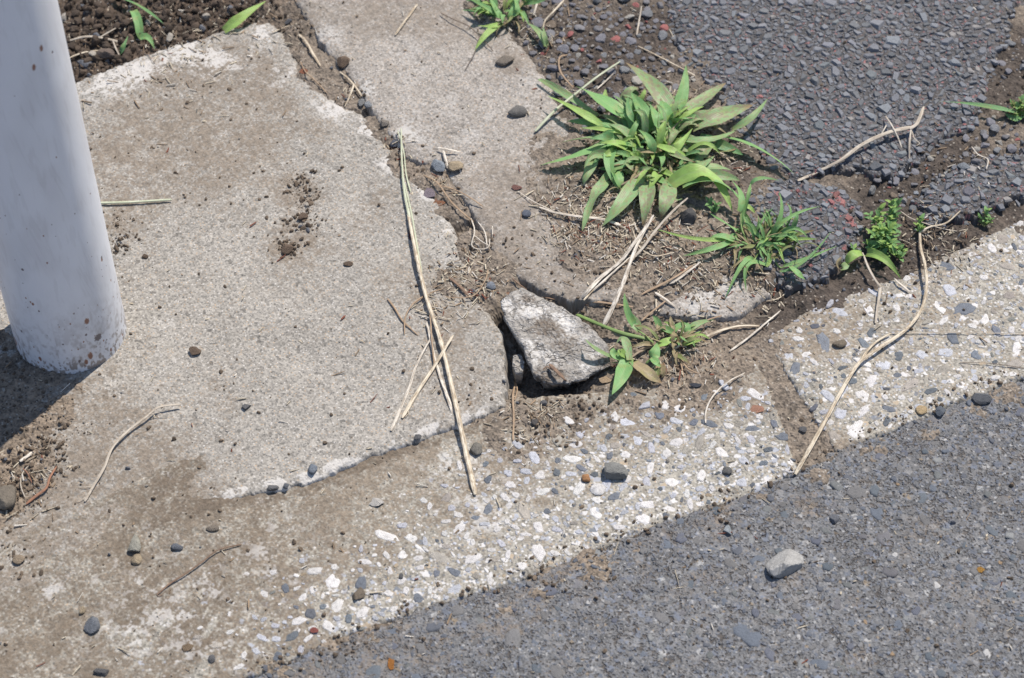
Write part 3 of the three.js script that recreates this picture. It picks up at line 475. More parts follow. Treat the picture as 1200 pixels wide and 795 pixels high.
// ---------------------------------------------------------------- the broken chunk of concrete
function slabPiece(name, label, cat, outline, topAt, depth, mat, seed, groupName) {   // outline in photo pixels; topAt(x, z) = height of its upper face
  const P = []; for (let i = 0; i < outline.length; i += 3) P.push(G(outline[i], outline[i + 1], outline[i + 2]));
  const N = 110, rim = []; let per = 0; const seg = P.map((p, i) => { const l = p.distanceTo(P[(i + 1) % P.length]); per += l; return l; });
  for (let k = 0; k < N; k++) { let d = per * k / N, i = 0; while (d > seg[i]) { d -= seg[i]; i = (i + 1) % P.length; } rim.push(P[i].clone().lerp(P[(i + 1) % P.length], d / seg[i])); }
  const C = rim.reduce((a, p) => a.add(p), V3(0, 0, 0)).multiplyScalar(1 / N), pos = [], uv = [], idx = [], RT = 22, RS = 9;
  const put = (x, y, z) => { pos.push(x - C.x, y, z - C.z); uv.push((x + y * .5 + .03) / .18, (z - y * .8 + .07) / .17); };
  put(C.x, topAt(C.x, C.z), C.z);
  for (let a = 1; a <= RT; a++) for (let k = 0; k < N; k++) { const t = a / RT, p = rim[k], jag = 1 + (fbm(p.x * 210 + seed, p.z * 210, 3) - .5) * .11 * t, x = C.x + (p.x - C.x) * t * jag, z = C.z + (p.z - C.z) * t * jag; const n = (fbm(x * 60 + seed, z * 60, 4) - .5) * .008 + Math.abs(fbm(x * 150 + 9, z * 150 + seed, 3) - .5) * -.006 + (fbm(x * 420, z * 420 + seed, 2) - .5) * .0012; put(x, topAt(x, z) + n - .0016 * Math.max(0, (t - .92) / .08) ** 2, z); }
  for (let a = 1; a <= RS; a++) for (let k = 0; k < N; k++) { const p = rim[k], s = a / RS, jag = 1 + (fbm(p.x * 210 + seed, p.z * 210, 3) - .5) * .11, sh = jag * (1 - .34 * s + (fbm(k * .35 + seed, s * 4, 3) - .5) * .16 * Math.min(1, s * 3)), x = C.x + (p.x - C.x) * sh, z = C.z + (p.z - C.z) * sh; put(x, topAt(p.x, p.z) - .0016 - depth * s, z); }
  const last = 1 + (RT + RS) * N; put(C.x, topAt(C.x, C.z) - depth - .003, C.z);
  for (let k = 0; k < N; k++) { const j = (k + 1) % N; idx.push(0, 1 + k, 1 + j); for (let a = 0; a < RT + RS - 1; a++) { const A = 1 + a * N, B = A + N; idx.push(A + k, B + k, A + j, A + j, B + k, B + j); } const A = 1 + (RT + RS - 1) * N; idx.push(A + k, last, A + j); }
  const g = new THREE.BufferGeometry(); g.setAttribute('position', new THREE.Float32BufferAttribute(pos, 3)); g.setAttribute('uv', new THREE.Float32BufferAttribute(uv, 2)); g.setIndex(idx); g.computeVertexNormals();
  const n0 = g.attributes.normal; let up = 0; for (let k = 0; k < N; k++) up += n0.getY(1 + 5 * N + k); if (up < 0) { const ix = g.index.array; for (let i = 0; i < ix.length; i += 3) { const t = ix[i]; ix[i] = ix[i + 1]; ix[i + 1] = t; } g.computeVertexNormals(); }
  const m = meshOf(name, g, mat); m.position.set(C.x, 0, C.z); tag(m, label, cat, groupName); return m;
}
const chunkPale = blobs([[596, 356, 14, 1.2], [618, 362, 16, 1], [640, 366, 16, .9], [664, 374, 14, 1], [600, 378, 10, .6], [622, 402, 16, .8], [640, 410, 18, .6], [672, 388, 14, .8], [692, 400, 14, .7], [660, 425, 16, .7], [690, 428, 14, .9], [704, 414, 10, .6], [628, 428, 10, .5]]);
const chunkDirt = blobs([[645, 386, 20, 1], [670, 402, 16, .8], [625, 350, 14, .7], [655, 445, 16, 1], [640, 440, 14, .9], [690, 385, 10, .5], [712, 425, 12, .8], [606, 395, 10, .5]]);
const chunkTex = groundTex(-.03, .15, -.07, .10, .2, (x, z, o) => {
  const X = x * 1000, Z = z * 1000, f = fbm(X / 1.6 + 60, Z / 1.6, 3), m = fbm(X / 7 + 6, Z / 7, 4), k = .45 + .7 * f + .5 * (m - .3); o[0] = .31 * k; o[1] = .292 * k; o[2] = .262 * k;
  const w = worley(X / 2.4, Z / 2.4), e = smooth(.32, .2, w.f1), c = VAL3[w.id]; if (c > .88) mixC(o, .55, .54, .52, e * .8); else if (c < .14) mixC(o, .09, .09, .09, e * .8);
  const n = .5 * fbm(X / 9 + 3, Z / 9, 3) + .5 * fbm(X / 2 + 9, Z / 2 + 8, 3); mixC(o, .60, .585, .55, smooth(.66, .42, n + .28 - chunkPale(x, z) * .28) * clamp(.14 + chunkPale(x, z)) * .82);
  dust(x + .4, z, o, .12 + chunkDirt(x, z) * .75, .135, .108, .082);
  const cr = smooth(.972, .995, 1 - Math.abs(fbm(X / 22 + 9, Z / 16 + 3, 4) * 2 - 1)); mixC(o, .07, .06, .05, cr * .7); o[3] = .5 + .6 * (f - .5) + .7 * (m - .5) - cr * .4;
});
const chunkMat = groundMat(chunkTex, .0022);
{
  const c0 = G(650, 400), top = (x, z) => .0085 - (x - c0.x) * .02 - (z - c0.z) * .06, rim = polyOf([588, 360, 604, 348, 616, 348, 658, 367, 688, 386, 708, 407, 710, 422, 688, 436, 664, 447, 646, 448, 628, 437, 620, 422, 603, 390, 592, 375]);
  fields.push((x, z) => sdf(rim, x, z) > 0 ? top(x, z) + .0012 : -1);
  slabPiece('concrete_chunk', 'broken wedge of grey concrete tilted in a dark hole', 'concrete chunk', [586, 357, 6, 603, 342, 6, 616, 343, 6, 660, 363, 6, 690, 382, 6, 714, 406, 6, 716, 426, 5, 690, 441, 3, 664, 450, 2, 644, 452, 2, 626, 441, 3, 617, 424, 4, 613, 410, 5, 600, 390, 6, 590, 376, 6].map((v, i) => i % 3 === 2 ? v / 1000 : v), top, .030, chunkMat, 3);
  slabPiece('concrete_fragment', 'small concrete crumb wedged left of the broken chunk', 'concrete fragment', [601, 417, -.003, 611, 414, -.003, 615, 424, -.003, 613, 437, -.004, 604, 438, -.004, 600, 428, -.003], (x, z) => -.002 - (z - c0.z) * .05, .02, chunkMat, 13);
}

// ---------------------------------------------------------------- loose pebbles, one by one
function pebble(name, label, cat, px, py, wpx, hpx, col, o = {}) {
  const seed = Math.round(px * 7 + py * 13), r = rngOf(seed), round = o.round ?? 0;
  let g = convexStone(seed, round ? 3 : 4, round ? 13 : o.planes ?? 10, 1, round ? .66 : .46);
  g = round ? finish(g, false) : finish2(toCreasedNormals(g, .38));
  const w = wpx * PXM / 2, tall = o.tall ?? .62, dep = Math.max(w * .6, hpx * PXM / 2 * 1.06 / (sT * .75 + cT * tall * .9)), y = Math.min(w, dep) * tall;
  g.rotateY(r() * 6.28); g.scale(w, y, dep);
  const m = meshOf(name, g, stoneMat(...col, true, o.rough ?? .9)), p = on(px, py + hpx * .18);
  m.position.set(p.x, groundH(p.x, p.z) + y * (o.sink ?? .62), p.z); m.rotation.y = o.turn ?? 0; tag(m, label, cat, o.group); return m;
}
function finish2(g) { const p = g.attributes.position, uv = new Float32Array(p.count * 2); for (let i = 0; i < p.count; i++) { uv[i * 2] = p.getX(i) * .5 + .3 * p.getY(i); uv[i * 2 + 1] = p.getZ(i) * .5 + .3 * p.getY(i); } g.setAttribute('uv', new THREE.BufferAttribute(uv, 2)); return g; }
const SL = [.15, .165, .19], DK = [.145, .147, .152], GY = [.25, .255, .25], TN = [.38, .31, .21], BR = [.14, .10, .07], LG = [.40, .40, .385];
pebble('pebble', 'dark grey flat-topped pebble on the white-flecked gutter concrete', 'pebble', 718, 553, 35, 23, [.20, .205, .195]);
pebble('pebble', 'largest loose pebble, pale grey and angular, lying on the road', 'pebble', 921, 659, 46, 34, LG, { tall: .7, turn: .35 });
pebble('pebble', 'grey-green oblong pebble touching a small tan one at lower left', 'pebble', 158, 636, 18, 24, [.30, .295, .25]);
pebble('pebble', 'small round tan pebble just below the grey-green one', 'pebble', 160, 655, 12, 13, TN, { round: 1 });
pebble('pebble', 'slate grey four-sided pebble alone in the lower left gutter', 'pebble', 108, 731, 19, 19, [.17, .185, .205]);
pebble('pebble', 'half brown half black pebble on the gutter left of the road', 'pebble', 420, 696, 14, 18, [.17, .14, .105]);
pebble('pebble', 'two-tone grey and tan pebble below the end of the long straw', 'pebble', 558, 526, 16, 18, [.20, .19, .165], { round: 1 });
pebble('pebble', 'blue-grey oval pebble in the joint under the slab edge', 'pebble', 366, 549, 12, 14, [.18, .21, .25], { round: 1 });
pebble('pebble', 'dark blue pebble lying lowest along the slab edge joint', 'pebble', 320, 572, 13, 9, DK);
pebble('pebble', 'tiny blue pebble beside the darker one under the slab edge', 'pebble', 335, 569, 8, 8, SL);
pebble('pebble', 'dark pebble in the joint just left of the long straw', 'pebble', 489, 512, 10, 8, DK);
pebble('pebble', 'small dark cube-like pebble alone on the open slab', 'pebble', 289, 476, 11, 10, DK);
pebble('pebble', 'flat dark slate pebble in the gutter above the dark twig', 'pebble', 207, 641, 15, 9, SL, { round: 1 });
pebble('pebble', 'flat brown-grey pebble right of the twig tip in the gutter', 'pebble', 249, 619, 15, 8, [.22, .19, .155], { round: 1 });
pebble('pebble', 'dark grey pebble on the kerb left of the main grass clump', 'pebble', 606, 130, 26, 17, [.17, .165, .155], { round: 1 });
pebble('pebble', 'brown-grey lump on the upper kerb below the top grass tuft', 'pebble', 592, 71, 28, 16, [.19, .165, .135]);
pebble('pebble', 'tan pebble at the joint beside a pointed slate chip', 'pebble', 534, 195, 20, 18, TN);
pebble('pebble', 'pointed blue slate chip left of the tan pebble', 'pebble', 513, 192, 17, 22, [.25, .285, .32], { turn: .5 });
pebble('pebble', 'dark blue round pebble in the joint beside the straw tips', 'pebble', 462, 169, 12, 12, [.11, .12, .15], { round: 1 });
pebble('pebble', 'dark pebble at the upper end of the slab joint', 'pebble', 338, 24, 12, 10, DK);
pebble('pebble', 'pale grey pebble in the slab joint, upper of two', 'pebble', 424, 120, 12, 11, GY);
pebble('pebble', 'grey-blue pebble in the slab joint, lower of two', 'pebble', 432, 128, 11, 11, [.25, .27, .29]);
pebble('pebble', 'brown square pebble set against the kerb in the slab joint', 'pebble', 450, 143, 13, 13, [.24, .215, .185]);
pebble('pebble', 'dark shiny stone half buried in the soil bed by the post', 'pebble', 101, 73, 19, 18, [.13, .14, .16]);
pebble('pebble', 'blue pebble in the litter on the kerb left of the fallen straw', 'pebble', 617, 250, 12, 11, [.13, .15, .19], { round: 1 });
pebble('pebble', 'charcoal black stone under the right side of the grass clump', 'pebble', 807, 250, 21, 27, [.095, .093, .09], { tall: .8 });
pebble('pebble', 'small grey stone below the narrow-leaved grass', 'pebble', 862, 308, 10, 9, [.16, .165, .18], { round: 1 });
pebble('pebble', 'dark flat pebble at the tip of the drooping grass leaf', 'pebble', 722, 256, 15, 10, DK);
pebble('pebble', 'bluish pebble in the litter left above the broken chunk', 'pebble', 575, 335, 14, 12, [.23, .26, .30], { round: 1 });
pebble('pebble', 'grey facetted stone standing at the top edge of the asphalt lump', 'pebble', 1022, 223, 10, 20, GY, { tall: 1.3 });
pebble('pebble', 'pale grey stone right of the small fleshy weed', 'pebble', 1060, 235, 11, 11, [.36, .35, .33]);
pebble('pebble', 'small white-blue stone in dark soil above the fleshy weed', 'pebble', 1074, 226, 7, 6, [.42, .46, .5]);
pebble('pebble', 'dark angular stone at the foot of the right gutter block', 'pebble', 1103, 482, 14, 14, [.12, .14, .165]);
pebble('pebble', 'wide dark stone at the right end of the gutter edge', 'pebble', 1150, 466, 24, 16, [.11, .118, .13]);
pebble('pebble', 'small dark cube-shaped stone on the road above the pale pebble', 'pebble', 978, 608, 11, 12, [.17, .18, .2]);
pebble('pebble', 'pale square chip near the joint of road and gutter', 'pebble', 853, 621, 11, 12, [.36, .40, .42]);
pebble('pebble', 'brown pebble on the top edge of the right gutter block', 'pebble', 984, 402, 17, 12, [.21, .175, .13]);
pebble('pebble', 'dark pebble in the soil-filled joint between the gutter blocks', 'pebble', 941, 503, 9, 9, DK, { round: 1 });
pebble('pebble', 'dark stone cut by the bottom edge at lower left', 'pebble', 118, 787, 18, 12, [.13, .13, .13]);
pebble('pebble', 'small black pebble near the bottom left of the gutter', 'pebble', 248, 772, 8, 10, DK, { round: 1 });
pebble('pebble', 'small yellow-tan pebble above the slate grey four-sided one', 'pebble', 96, 715, 7, 10, TN, { round: 1 });
pebble('pebble', 'tan round pebble at the left by the pile of soil', 'pebble', 22, 656, 14, 11, [.30, .24, .17], { round: 1 });
pebble('pebble', 'grey stone in dark soil at the right below the green sprig', 'pebble', 1166, 150, 14, 13, [.24, .25, .27]);
pebble('pebble', 'small grey stone left of the one below the green sprig', 'pebble', 1152, 155, 11, 11, [.25, .25, .26]);
pebble('pebble', 'flat blue slate chip in soil right of the pavement edge', 'pebble', 1130, 195, 19, 11, [.21, .235, .26]);
pebble('pebble', 'dark pebble in soil left under the broken chunk', 'pebble', 637, 472, 9, 8, DK);
pebble('pebble', 'dark crumb-like stone lowest in the soil under the chunk', 'pebble', 626, 494, 11, 10, [.10, .095, .09]);
pebble('pebble', 'orange-brown pebble left of the dark grey gutter pebble', 'pebble', 687, 560, 11, 11, [.42, .22, .10], { round: 1 });
pebble('pebble', 'bright white pebble below the dark grey gutter pebble', 'pebble', 701, 572, 19, 13, [.74, .73, .71], { round: 1, tall: .4, sink: .3 });
pebble('pebble', 'tan oval stone set in the right gutter block', 'pebble', 1080, 479, 14, 12, [.50, .38, .22], { round: 1, tall: .5, sink: .35 });
pebble('pebble', 'dark round pebble beside the white stones near the joint', 'pebble', 852, 552, 12, 11, [.15, .15, .145], { round: 1 });
pebble('pebble', 'black small pebble on gutter near the brown black one', 'pebble', 470, 675, 6, 7, DK, { round: 1 });
pebble('soil_clod', 'dark brown clod on the open slab right of the post', 'soil clod', 228, 411, 16, 12, BR);
pebble('soil_clod', 'large brown clod stuck in the upper slab joint', 'soil clod', 402, 72, 20, 17, BR, { turn: .6 });
pebble('soil_clod', 'grey-brown clod in the soil bed beside the post', 'soil clod', 126, 65, 28, 22, [.16, .125, .10]);
pebble('soil_clod', 'big grey clod cut by the left edge below the shadow', 'soil clod', 7, 580, 26, 30, [.19, .165, .13]);
pebble('soil_clod', 'brown clod at the lower end of the dirt trail on the slab', 'soil clod', 336, 292, 20, 14, BR);
pebble('soil_clod', 'brown clod in the middle of the dirt trail on the slab', 'soil clod', 354, 254, 16, 12, BR);
pebble('soil_clod', 'dark clod on the slab right of the dirt trail', 'soil clod', 408, 309, 12, 7, BR);
pebble('soil_clod', 'small brown clod on the slab just right of the post', 'soil clod', 170, 300, 8, 7, BR, { round: 1 });

// ---------------------------------------------------------------- straws, twigs
function fibreTex(seed, a, b, dark) { const W = 64, Hh = 256, c = new Uint8Array(W * Hh * 4); for (let j = 0; j < Hh; j++) for (let i = 0; i < W; i++) { const n = .55 * fbm(i / 2.6 + seed * 9, j / 60, 3) + .45 * fbm(i / 9 + seed, j / 14 + 4, 3), k = (j * W + i) * 4, t = smooth(.3, .7, n), d = smooth(.66, .8, fbm(i / 8 + 50, j / 9 + seed, 3)) * dark; for (let m = 0; m < 3; m++) c[k + m] = q(mixN(mixN(b[m], a[m], t), .12, d)); c[k + 3] = 255; } return dataTex(c, W, Hh, true, THREE.RepeatWrapping); }
const fibreMat = (seed, a, b, dark, rough = .8) => new THREE.MeshStandardMaterial({ map: fibreTex(seed, a, b, dark), roughness: rough });
const STRAW = fibreMat(1, [.66, .59, .46], [.28, .21, .13], .6), PALE = fibreMat(2, [.70, .65, .56], [.29, .24, .18], .6), GREYS = fibreMat(3, [.50, .45, .37], [.30, .25, .19], .4), TWIG = fibreMat(4, [.24, .155, .10], [.12, .075, .05], .4), REDTW = fibreMat(5, [.34, .17, .10], [.2, .10, .06], .3), GRSTR = fibreMat(6, [.54, .56, .42], [.36, .39, .26], .2), BROWN = fibreMat(7, [.40, .29, .19], [.24, .165, .10], .4), DKTW = fibreMat(8, [.16, .12, .09], [.08, .06, .045], .3);
function strawGeo(pts, r0, r1, o = {}) {                                // pts: Vector3s; a slightly flattened, uneven, closed stem
  r0 *= .74; r1 *= .74; const cur = new THREE.CatmullRomCurve3(pts, false, 'centripetal'), L = cur.getLength(), n = Math.max(8, Math.min(90, Math.round(L / .0035))), S = 8, pos = [], uv = [], idx = [], seed = (pts[0].x * 977 + pts[0].z * 577) % 50, flat = (o.flat ?? .7) * .85, blunt = o.blunt ?? .6;
  let prevSide = null;
  for (let i = 0; i <= n; i++) {
    const t = i / n, p = cur.getPoint(t), T = cur.getTangent(t); let side = V3(0, 1, 0).cross(T); if (side.lengthSq() < 1e-4) side = prevSide ?? V3(1, 0, 0); side.normalize(); prevSide = side; const nor = T.clone().cross(side).normalize();
    const tw = (fbm(t * L * 14 + seed, 3, 2) - .5) * (o.twist ?? .8), en = t < .02 ? .55 + .45 * t / .02 : t > .97 ? blunt + (1 - blunt) * (1 - t) / .03 : 1, R = (r0 + (r1 - r0) * t) * en * (.9 + .2 * vn(t * L * 120 + seed, 1)), node = o.nodes ? 1 + .35 * Math.exp(-900 * ((((t * o.nodes) % 1) - .5) ** 2)) : 1;
    for (let k = 0; k <= S; k++) { const a = k / S * 6.283 + tw, gr = 1 - .16 * Math.max(0, Math.cos(3 * a + seed)), ca = Math.cos(a) * R * node * 1.1 * gr, sa = Math.sin(a) * R * node * flat * (1 - .18 * Math.max(0, Math.cos(2 * a))); pos.push(p.x + side.x * ca + nor.x * sa, p.y + side.y * ca + nor.y * sa, p.z + side.z * ca + nor.z * sa); uv.push(k / S + seed, t * L * 12 + seed); }
  }
  for (let i = 0; i < n; i++) for (let k = 0; k < S; k++) { const a = i * (S + 1) + k, b = a + S + 1; idx.push(a, a + 1, b, b, a + 1, b + 1); }
  for (const i of [0, n]) { const p = cur.getPoint(i / n), c = pos.length / 3; pos.push(p.x, p.y, p.z); uv.push(seed, seed); for (let k = 0; k < S; k++) { const a = i * (S + 1) + k; i ? idx.push(c, a, a + 1) : idx.push(c, a + 1, a); } }
  const g = new THREE.BufferGeometry(); g.setAttribute('position', new THREE.Float32BufferAttribute(pos, 3)); g.setAttribute('uv', new THREE.Float32BufferAttribute(uv, 2)); g.setIndex(idx); g.computeVertexNormals(); return g;
}
const path = a => { const o = []; for (let i = 0; i < a.length; i += 3) o.push(on(a[i], a[i + 1], a[i + 2] / 1000)); return o; };   // px, py, mm above the ground
function local(o, g) { return g.translate(-o.position.x, -o.position.y, -o.position.z); }
function straw(name, label, cat, mat, pieces, group) {                  // pieces: [w0 px, w1 px, options, path...]; the first is the thing itself
  const first = path(pieces[0][3]), g0 = strawGeo(first, pieces[0][0] * PXM / 2, pieces[0][1] * PXM / 2, pieces[0][2]);
  if (pieces.length === 1) { const m = meshOf(name, g0.translate(-first[0].x, -first[0].y, -first[0].z), mat); m.position.copy(first[0]); tag(m, label, cat, group); return m; }
  const t = thing(name, label, cat, first[0], group); meshOf('stem', local(t, g0), mat, t);
  for (const [a, b, o, p, n, m2] of pieces.slice(1)) meshOf(n ?? 'branch', local(t, strawGeo(path(p), a * PXM / 2, b * PXM / 2, o)), m2 ?? mat, t);
  return t;
}
straw('straw', 'long pale straw lying down the middle of the slab edge', 'straw', STRAW, [[5.2, 7.5, { nodes: 3, flat: .75 }, [478, 250, 4, 488, 300, 7, 500, 350, 6, 517, 402, 5, 533, 470, 4, 547, 535, 4, 557, 580, 2]], [2.4, 4.4, {}, [470, 150, 4, 471, 190, 5, 474, 225, 5, 480, 256, 4.5], 'tip', GRSTR]]);
straw('straw', 'thin greenish straw running beside the top of the long straw', 'straw', GRSTR, [[2.2, 3.2, {}, [474, 215, 3, 482, 250, 5, 488, 285, 4, 494, 320, 2]]]);
straw('straw', 'thin straw with bent tip lying along the upper long straw', 'straw', GRSTR, [[2, 2.6, {}, [466, 152, 5, 473, 178, 4, 476, 205, 2, 481, 225, 2]]]);
straw('straw', 'flat pale blade half under the lower end of the long straw', 'straw', PALE, [[3, 6, { flat: .35 }, [500, 378, 3, 506, 405, 3, 514, 435, 2, 526, 470, 2, 538, 504, 1.5]]]);
straw('straw', 'pale forked straw crossing the long one, pointing lower left', 'straw', STRAW, [[4, 6.2, { flat: .6 }, [531, 393, 6, 521, 409, 6, 509, 429, 4, 490, 458, 2.5, 471, 490, 1.5]], [1.8, 1, {}, [476, 480, 2, 479, 484, 2, 475, 489, 1.5]]]);
straw('straw', 'thinner curved straw left of the forked one', 'straw', PALE, [[2.6, 5, { flat: .6 }, [506, 394, 3, 496, 412, 4, 486, 433, 4, 479, 455, 3, 471, 475, 2, 458, 505, 1.5]]]);
straw('straw', 'fine upright straw between the two forked straws', 'straw', BROWN, [[1.6, 2.6, {}, [499, 340, 4, 504, 372, 5, 506, 400, 5, 509, 428, 3]]]);
straw('straw', 'looping brown straw left of the long straw', 'straw', BROWN, [[2, 2.2, {}, [474, 392, 1.5, 475, 372, 3, 484, 356, 4, 498, 346, 3]], [1.4, 1.2, {}, [484, 357, 3, 500, 346, 3, 520, 338, 2]]]);
straw('twig', 'small seed-headed twig left of the looping brown straw', 'twig', BROWN, [[3.5, 2, {}, [454, 350, 1.5, 463, 362, 2, 470, 374, 2, 480, 384, 1.5, 490, 393, 1]]]);
straw('straw', 'whitest straw leaning down from the clump to the soil', 'straw', PALE, [[4, 7.5, { nodes: 2 }, [766, 252, 12, 752, 276, 9, 742, 298, 8, 730, 332, 6, 718, 360, 4, 707, 382, 2]]]);
straw('straw', 'flat split straw left of the whitest one', 'straw', PALE, [[4, 8, { flat: .5 }, [764, 256, 10, 745, 282, 9, 728, 305, 6, 703, 326, 4, 686, 344, 3, 669, 362, 2]], [2, 5, { flat: .5 }, [740, 300, 6, 720, 318, 4, 698, 338, 3, 676, 356, 2], 'split']]);
straw('straw', 'long grey stalk slanting into the clump past the black stone', 'straw', GREYS, [[3, 5, {}, [806, 232, 14, 790, 246, 12, 770, 268, 10, 752, 292, 8, 738, 306, 5]]]);
straw('straw', 'short straw below the split straw', 'straw', STRAW, [[2.4, 3.4, {}, [727, 313, 2, 712, 326, 3, 695, 340, 2, 684, 352, 2]]]);
straw('straw', 'pale horizontal straw left below the grass clump', 'straw', PALE, [[3.5, 6, { flat: .45 }, [632, 243, 3, 650, 249, 4, 680, 254, 5, 706, 257, 4, 727, 264, 2]], [1.6, 1.2, {}, [650, 248, 3, 625, 236, 3, 607, 224, 1.5]]]);
straw('straw', 'straight green-white straw across the kerb into the grass', 'straw', GRSTR, [[3.4, 5.4, { flat: .9 }, [727, 72, 8, 700, 90, 11, 672, 112, 11, 650, 130, 7, 627, 154, 3]]]);
straw('straw', 'bent brown straw on the gravel left of the grass', 'straw', BROWN, [[2.6, 3.4, {}, [665, 64, 2, 656, 67, 5, 656, 82, 7, 662, 92, 6, 672, 103, 4]]]);
straw('straw', 'short pale straw on the gravel above the clump', 'straw', PALE, [[2, 2.6, {}, [719, 86, 3, 710, 95, 4, 700, 104, 4]]]);
straw('straw', 'dry forked stalk lying on the upper right pavement', 'straw', GREYS, [[5.5, 8, { flat: .6 }, [935, 212, 3, 955, 203, 4, 985, 188, 6, 1010, 170, 8, 1040, 156, 9, 1068, 149, 8]], [7, 5, { flat: .5 }, [1066, 151, 8, 1074, 146, 9, 1079, 136, 9, 1083, 125, 6]], [3, 2.6, {}, [1068, 150, 8, 1066, 170, 5, 1066, 198, 2]], [2.4, 1.6, {}, [1069, 153, 6, 1072, 163, 5, 1078, 168, 4, 1074, 171, 3]]]);
straw('straw', 'small pale crossed straw above the dry forked stalk', 'straw', PALE, [[2.6, 2.6, {}, [1038, 136, 5, 1046, 148, 12, 1052, 160, 8, 1057, 173, 3]], [2, 2, {}, [1041, 143, 6, 1036, 152, 5, 1032, 159, 2]]]);
straw('straw', 'longest curved straw across the right gutter block', 'straw', STRAW, [[4.2, 6.6, { flat: .7 }, [1078, 270, 5, 1079, 290, 7, 1084, 310, 10, 1086, 335, 8, 1080, 362, 5, 1062, 386, 5, 1030, 408, 6, 1008, 424, 7, 992, 448, 7, 970, 488, 6, 950, 524, 6, 932, 556, 2]], [4, 2.6, {}, [1078, 272, 5, 1090, 266, 8, 1108, 262, 9, 1126, 247, 5]], [3.4, 4.4, {}, [1044, 391, 3, 1028, 400, 3, 1016, 412, 3, 1008, 424, 5]]]);
straw('straw', 'kinked brown straw hanging from the fleshy weed', 'straw', GREYS, [[3, 5, { flat: .6 }, [1011, 296, 10, 1018, 314, 10, 1027, 330, 7, 1032, 337, 5]], [4.4, 4, { flat: .55 }, [1032, 337, 5, 1029, 357, 3, 1026, 379, 1.5]]]);
straw('straw', 'short white straw in the soil left of the right gutter block', 'straw', PALE, [[2, 4, {}, [915, 364, 4, 897, 379, 4, 878, 395, 3, 855, 412, 1.5]]]);
straw('straw', 'thin curved white straw on the gutter near the joint', 'straw', PALE, [[1.8, 3, {}, [873, 437, 3, 856, 446, 5, 842, 457, 5, 831, 472, 4, 827, 484, 2, 827, 496, 1.5]]]);
straw('straw', 'grey-brown frayed stalk on the slab at lower left', 'straw', GREYS, [[4.6, 3.4, { flat: .6 }, [99, 588, 1.5, 108, 572, 3, 122, 548, 4, 132, 524, 5, 150, 505, 5, 172, 488, 6, 185, 478, 6, 212, 474, 5]], [1.6, 1, {}, [172, 488, 5, 183, 484, 5, 194, 487, 3]], [1.4, .8, {}, [110, 570, 2, 100, 571, 2, 92, 571, 1.5]], [1.4, .8, {}, [102, 582, 2, 95, 586, 2, 90, 588, 1.5]]]);
straw('straw', 'short pale green straw poking out beside the post', 'straw', GRSTR, [[4.6, 4.2, { flat: .8 }, [112, 238, 2.5, 150, 237, 3, 201, 234, 3]]]);
straw('twig', 'thin dark twig lying in the dusty gutter at lower left', 'twig', TWIG, [[3, 2, {}, [184, 697, 1, 198, 685, 2, 215, 674, 3, 235, 660, 3, 255, 645, 3, 283, 638, 1.5]], [1.2, 1, {}, [190, 697, 1, 186, 699, 1, 183, 696, 1]]]);
straw('twig', 'reddish bent twig in the soil under the shadow', 'twig', REDTW, [[5, 3, {}, [30, 591, 1.5, 44, 580, 3, 54, 572, 4, 58, 560, 4, 66, 547, 2]]]);
straw('straw', 'small loop of orange straw beside the reddish twig', 'straw', REDTW, [[1.8, 1.6, {}, [26, 549, 2, 32, 555, 4, 37, 566, 2]]]);
straw('straw', 'thin grey straw left of the reddish twig', 'straw', GREYS, [[2, 2, {}, [33, 546, 1.5, 26, 555, 3, 24, 570, 3, 29, 583, 1.5]]]);
straw('straw', 'thick short white straw in the soil at the left', 'straw', PALE, [[6, 6, { blunt: .9 }, [23, 541, 3, 37, 531, 3]]]);
straw('twig', 'brown root hanging in the gap left of the broken chunk', 'twig', BROWN, [[3.4, 3, {}, [598, 418, 4, 602, 430, 4, 604, 446, 3, 601, 465, 3, 602, 490, 2, 601, 516, 1.5]], [2.4, 1.6, {}, [604, 446, 3, 606, 458, 3, 603, 469, 2]]]);
straw('bark_curl', 'dark brown curl of bark lying on the broken chunk', 'bark', TWIG, [[6, 5, { flat: .5 }, [644, 427, 3, 652, 435, 5, 660, 443, 3, 664, 448, 1]], [3, 1.6, {}, [648, 434, 3, 641, 430, 3, 636, 433, 2]]]);
straw('straw', 'short straw on the kerb near the top edge', 'straw', STRAW, [[4.4, 3.8, { flat: .5 }, [463, 41, 2, 475, 24, 3, 489, 5, 2]]]);
straw('straw', 'pale straw piece in the upper slab joint, higher of two', 'straw', STRAW, [[4.6, 4, { flat: .5 }, [350, 40, 3, 358, 48, 4, 366, 62, 4, 375, 77, 2]]]);
straw('straw', 'bent straw at the brown clod in the slab joint', 'straw', STRAW, [[3, 4, { flat: .5 }, [398, 84, 2, 408, 92, 4, 418, 104, 4, 424, 113, 2]], [3.4, 2.8, { flat: .5 }, [415, 98, 3, 410, 112, 3, 404, 125, 1.5]]]);
straw('straw', 'thin straw along the slab side of the joint', 'straw', BROWN, [[1.8, 1.8, {}, [352, 72, 2, 358, 84, 3, 370, 95, 3, 384, 110, 1.5]]]);
straw('straw', 'thin straw pointing left at the top of the joint', 'straw', STRAW, [[2.6, 2.2, {}, [319, 38, 2, 328, 34, 3, 339, 30, 2]]]);
straw('straw', 'short white straw above the tan pebble', 'straw', PALE, [[4, 3, { flat: .5 }, [513, 173, 4, 524, 175, 5, 538, 178, 3]], [4, 3, { flat: .5 }, [519, 176, 4, 522, 186, 4, 525, 196, 3]]]);
straw('straw', 'brown straw slanting over the litter below the tan pebble', 'straw', BROWN, [[2.4, 3, {}, [496, 205, 2, 512, 214, 5, 528, 236, 5, 545, 252, 4, 556, 261, 2]]]);
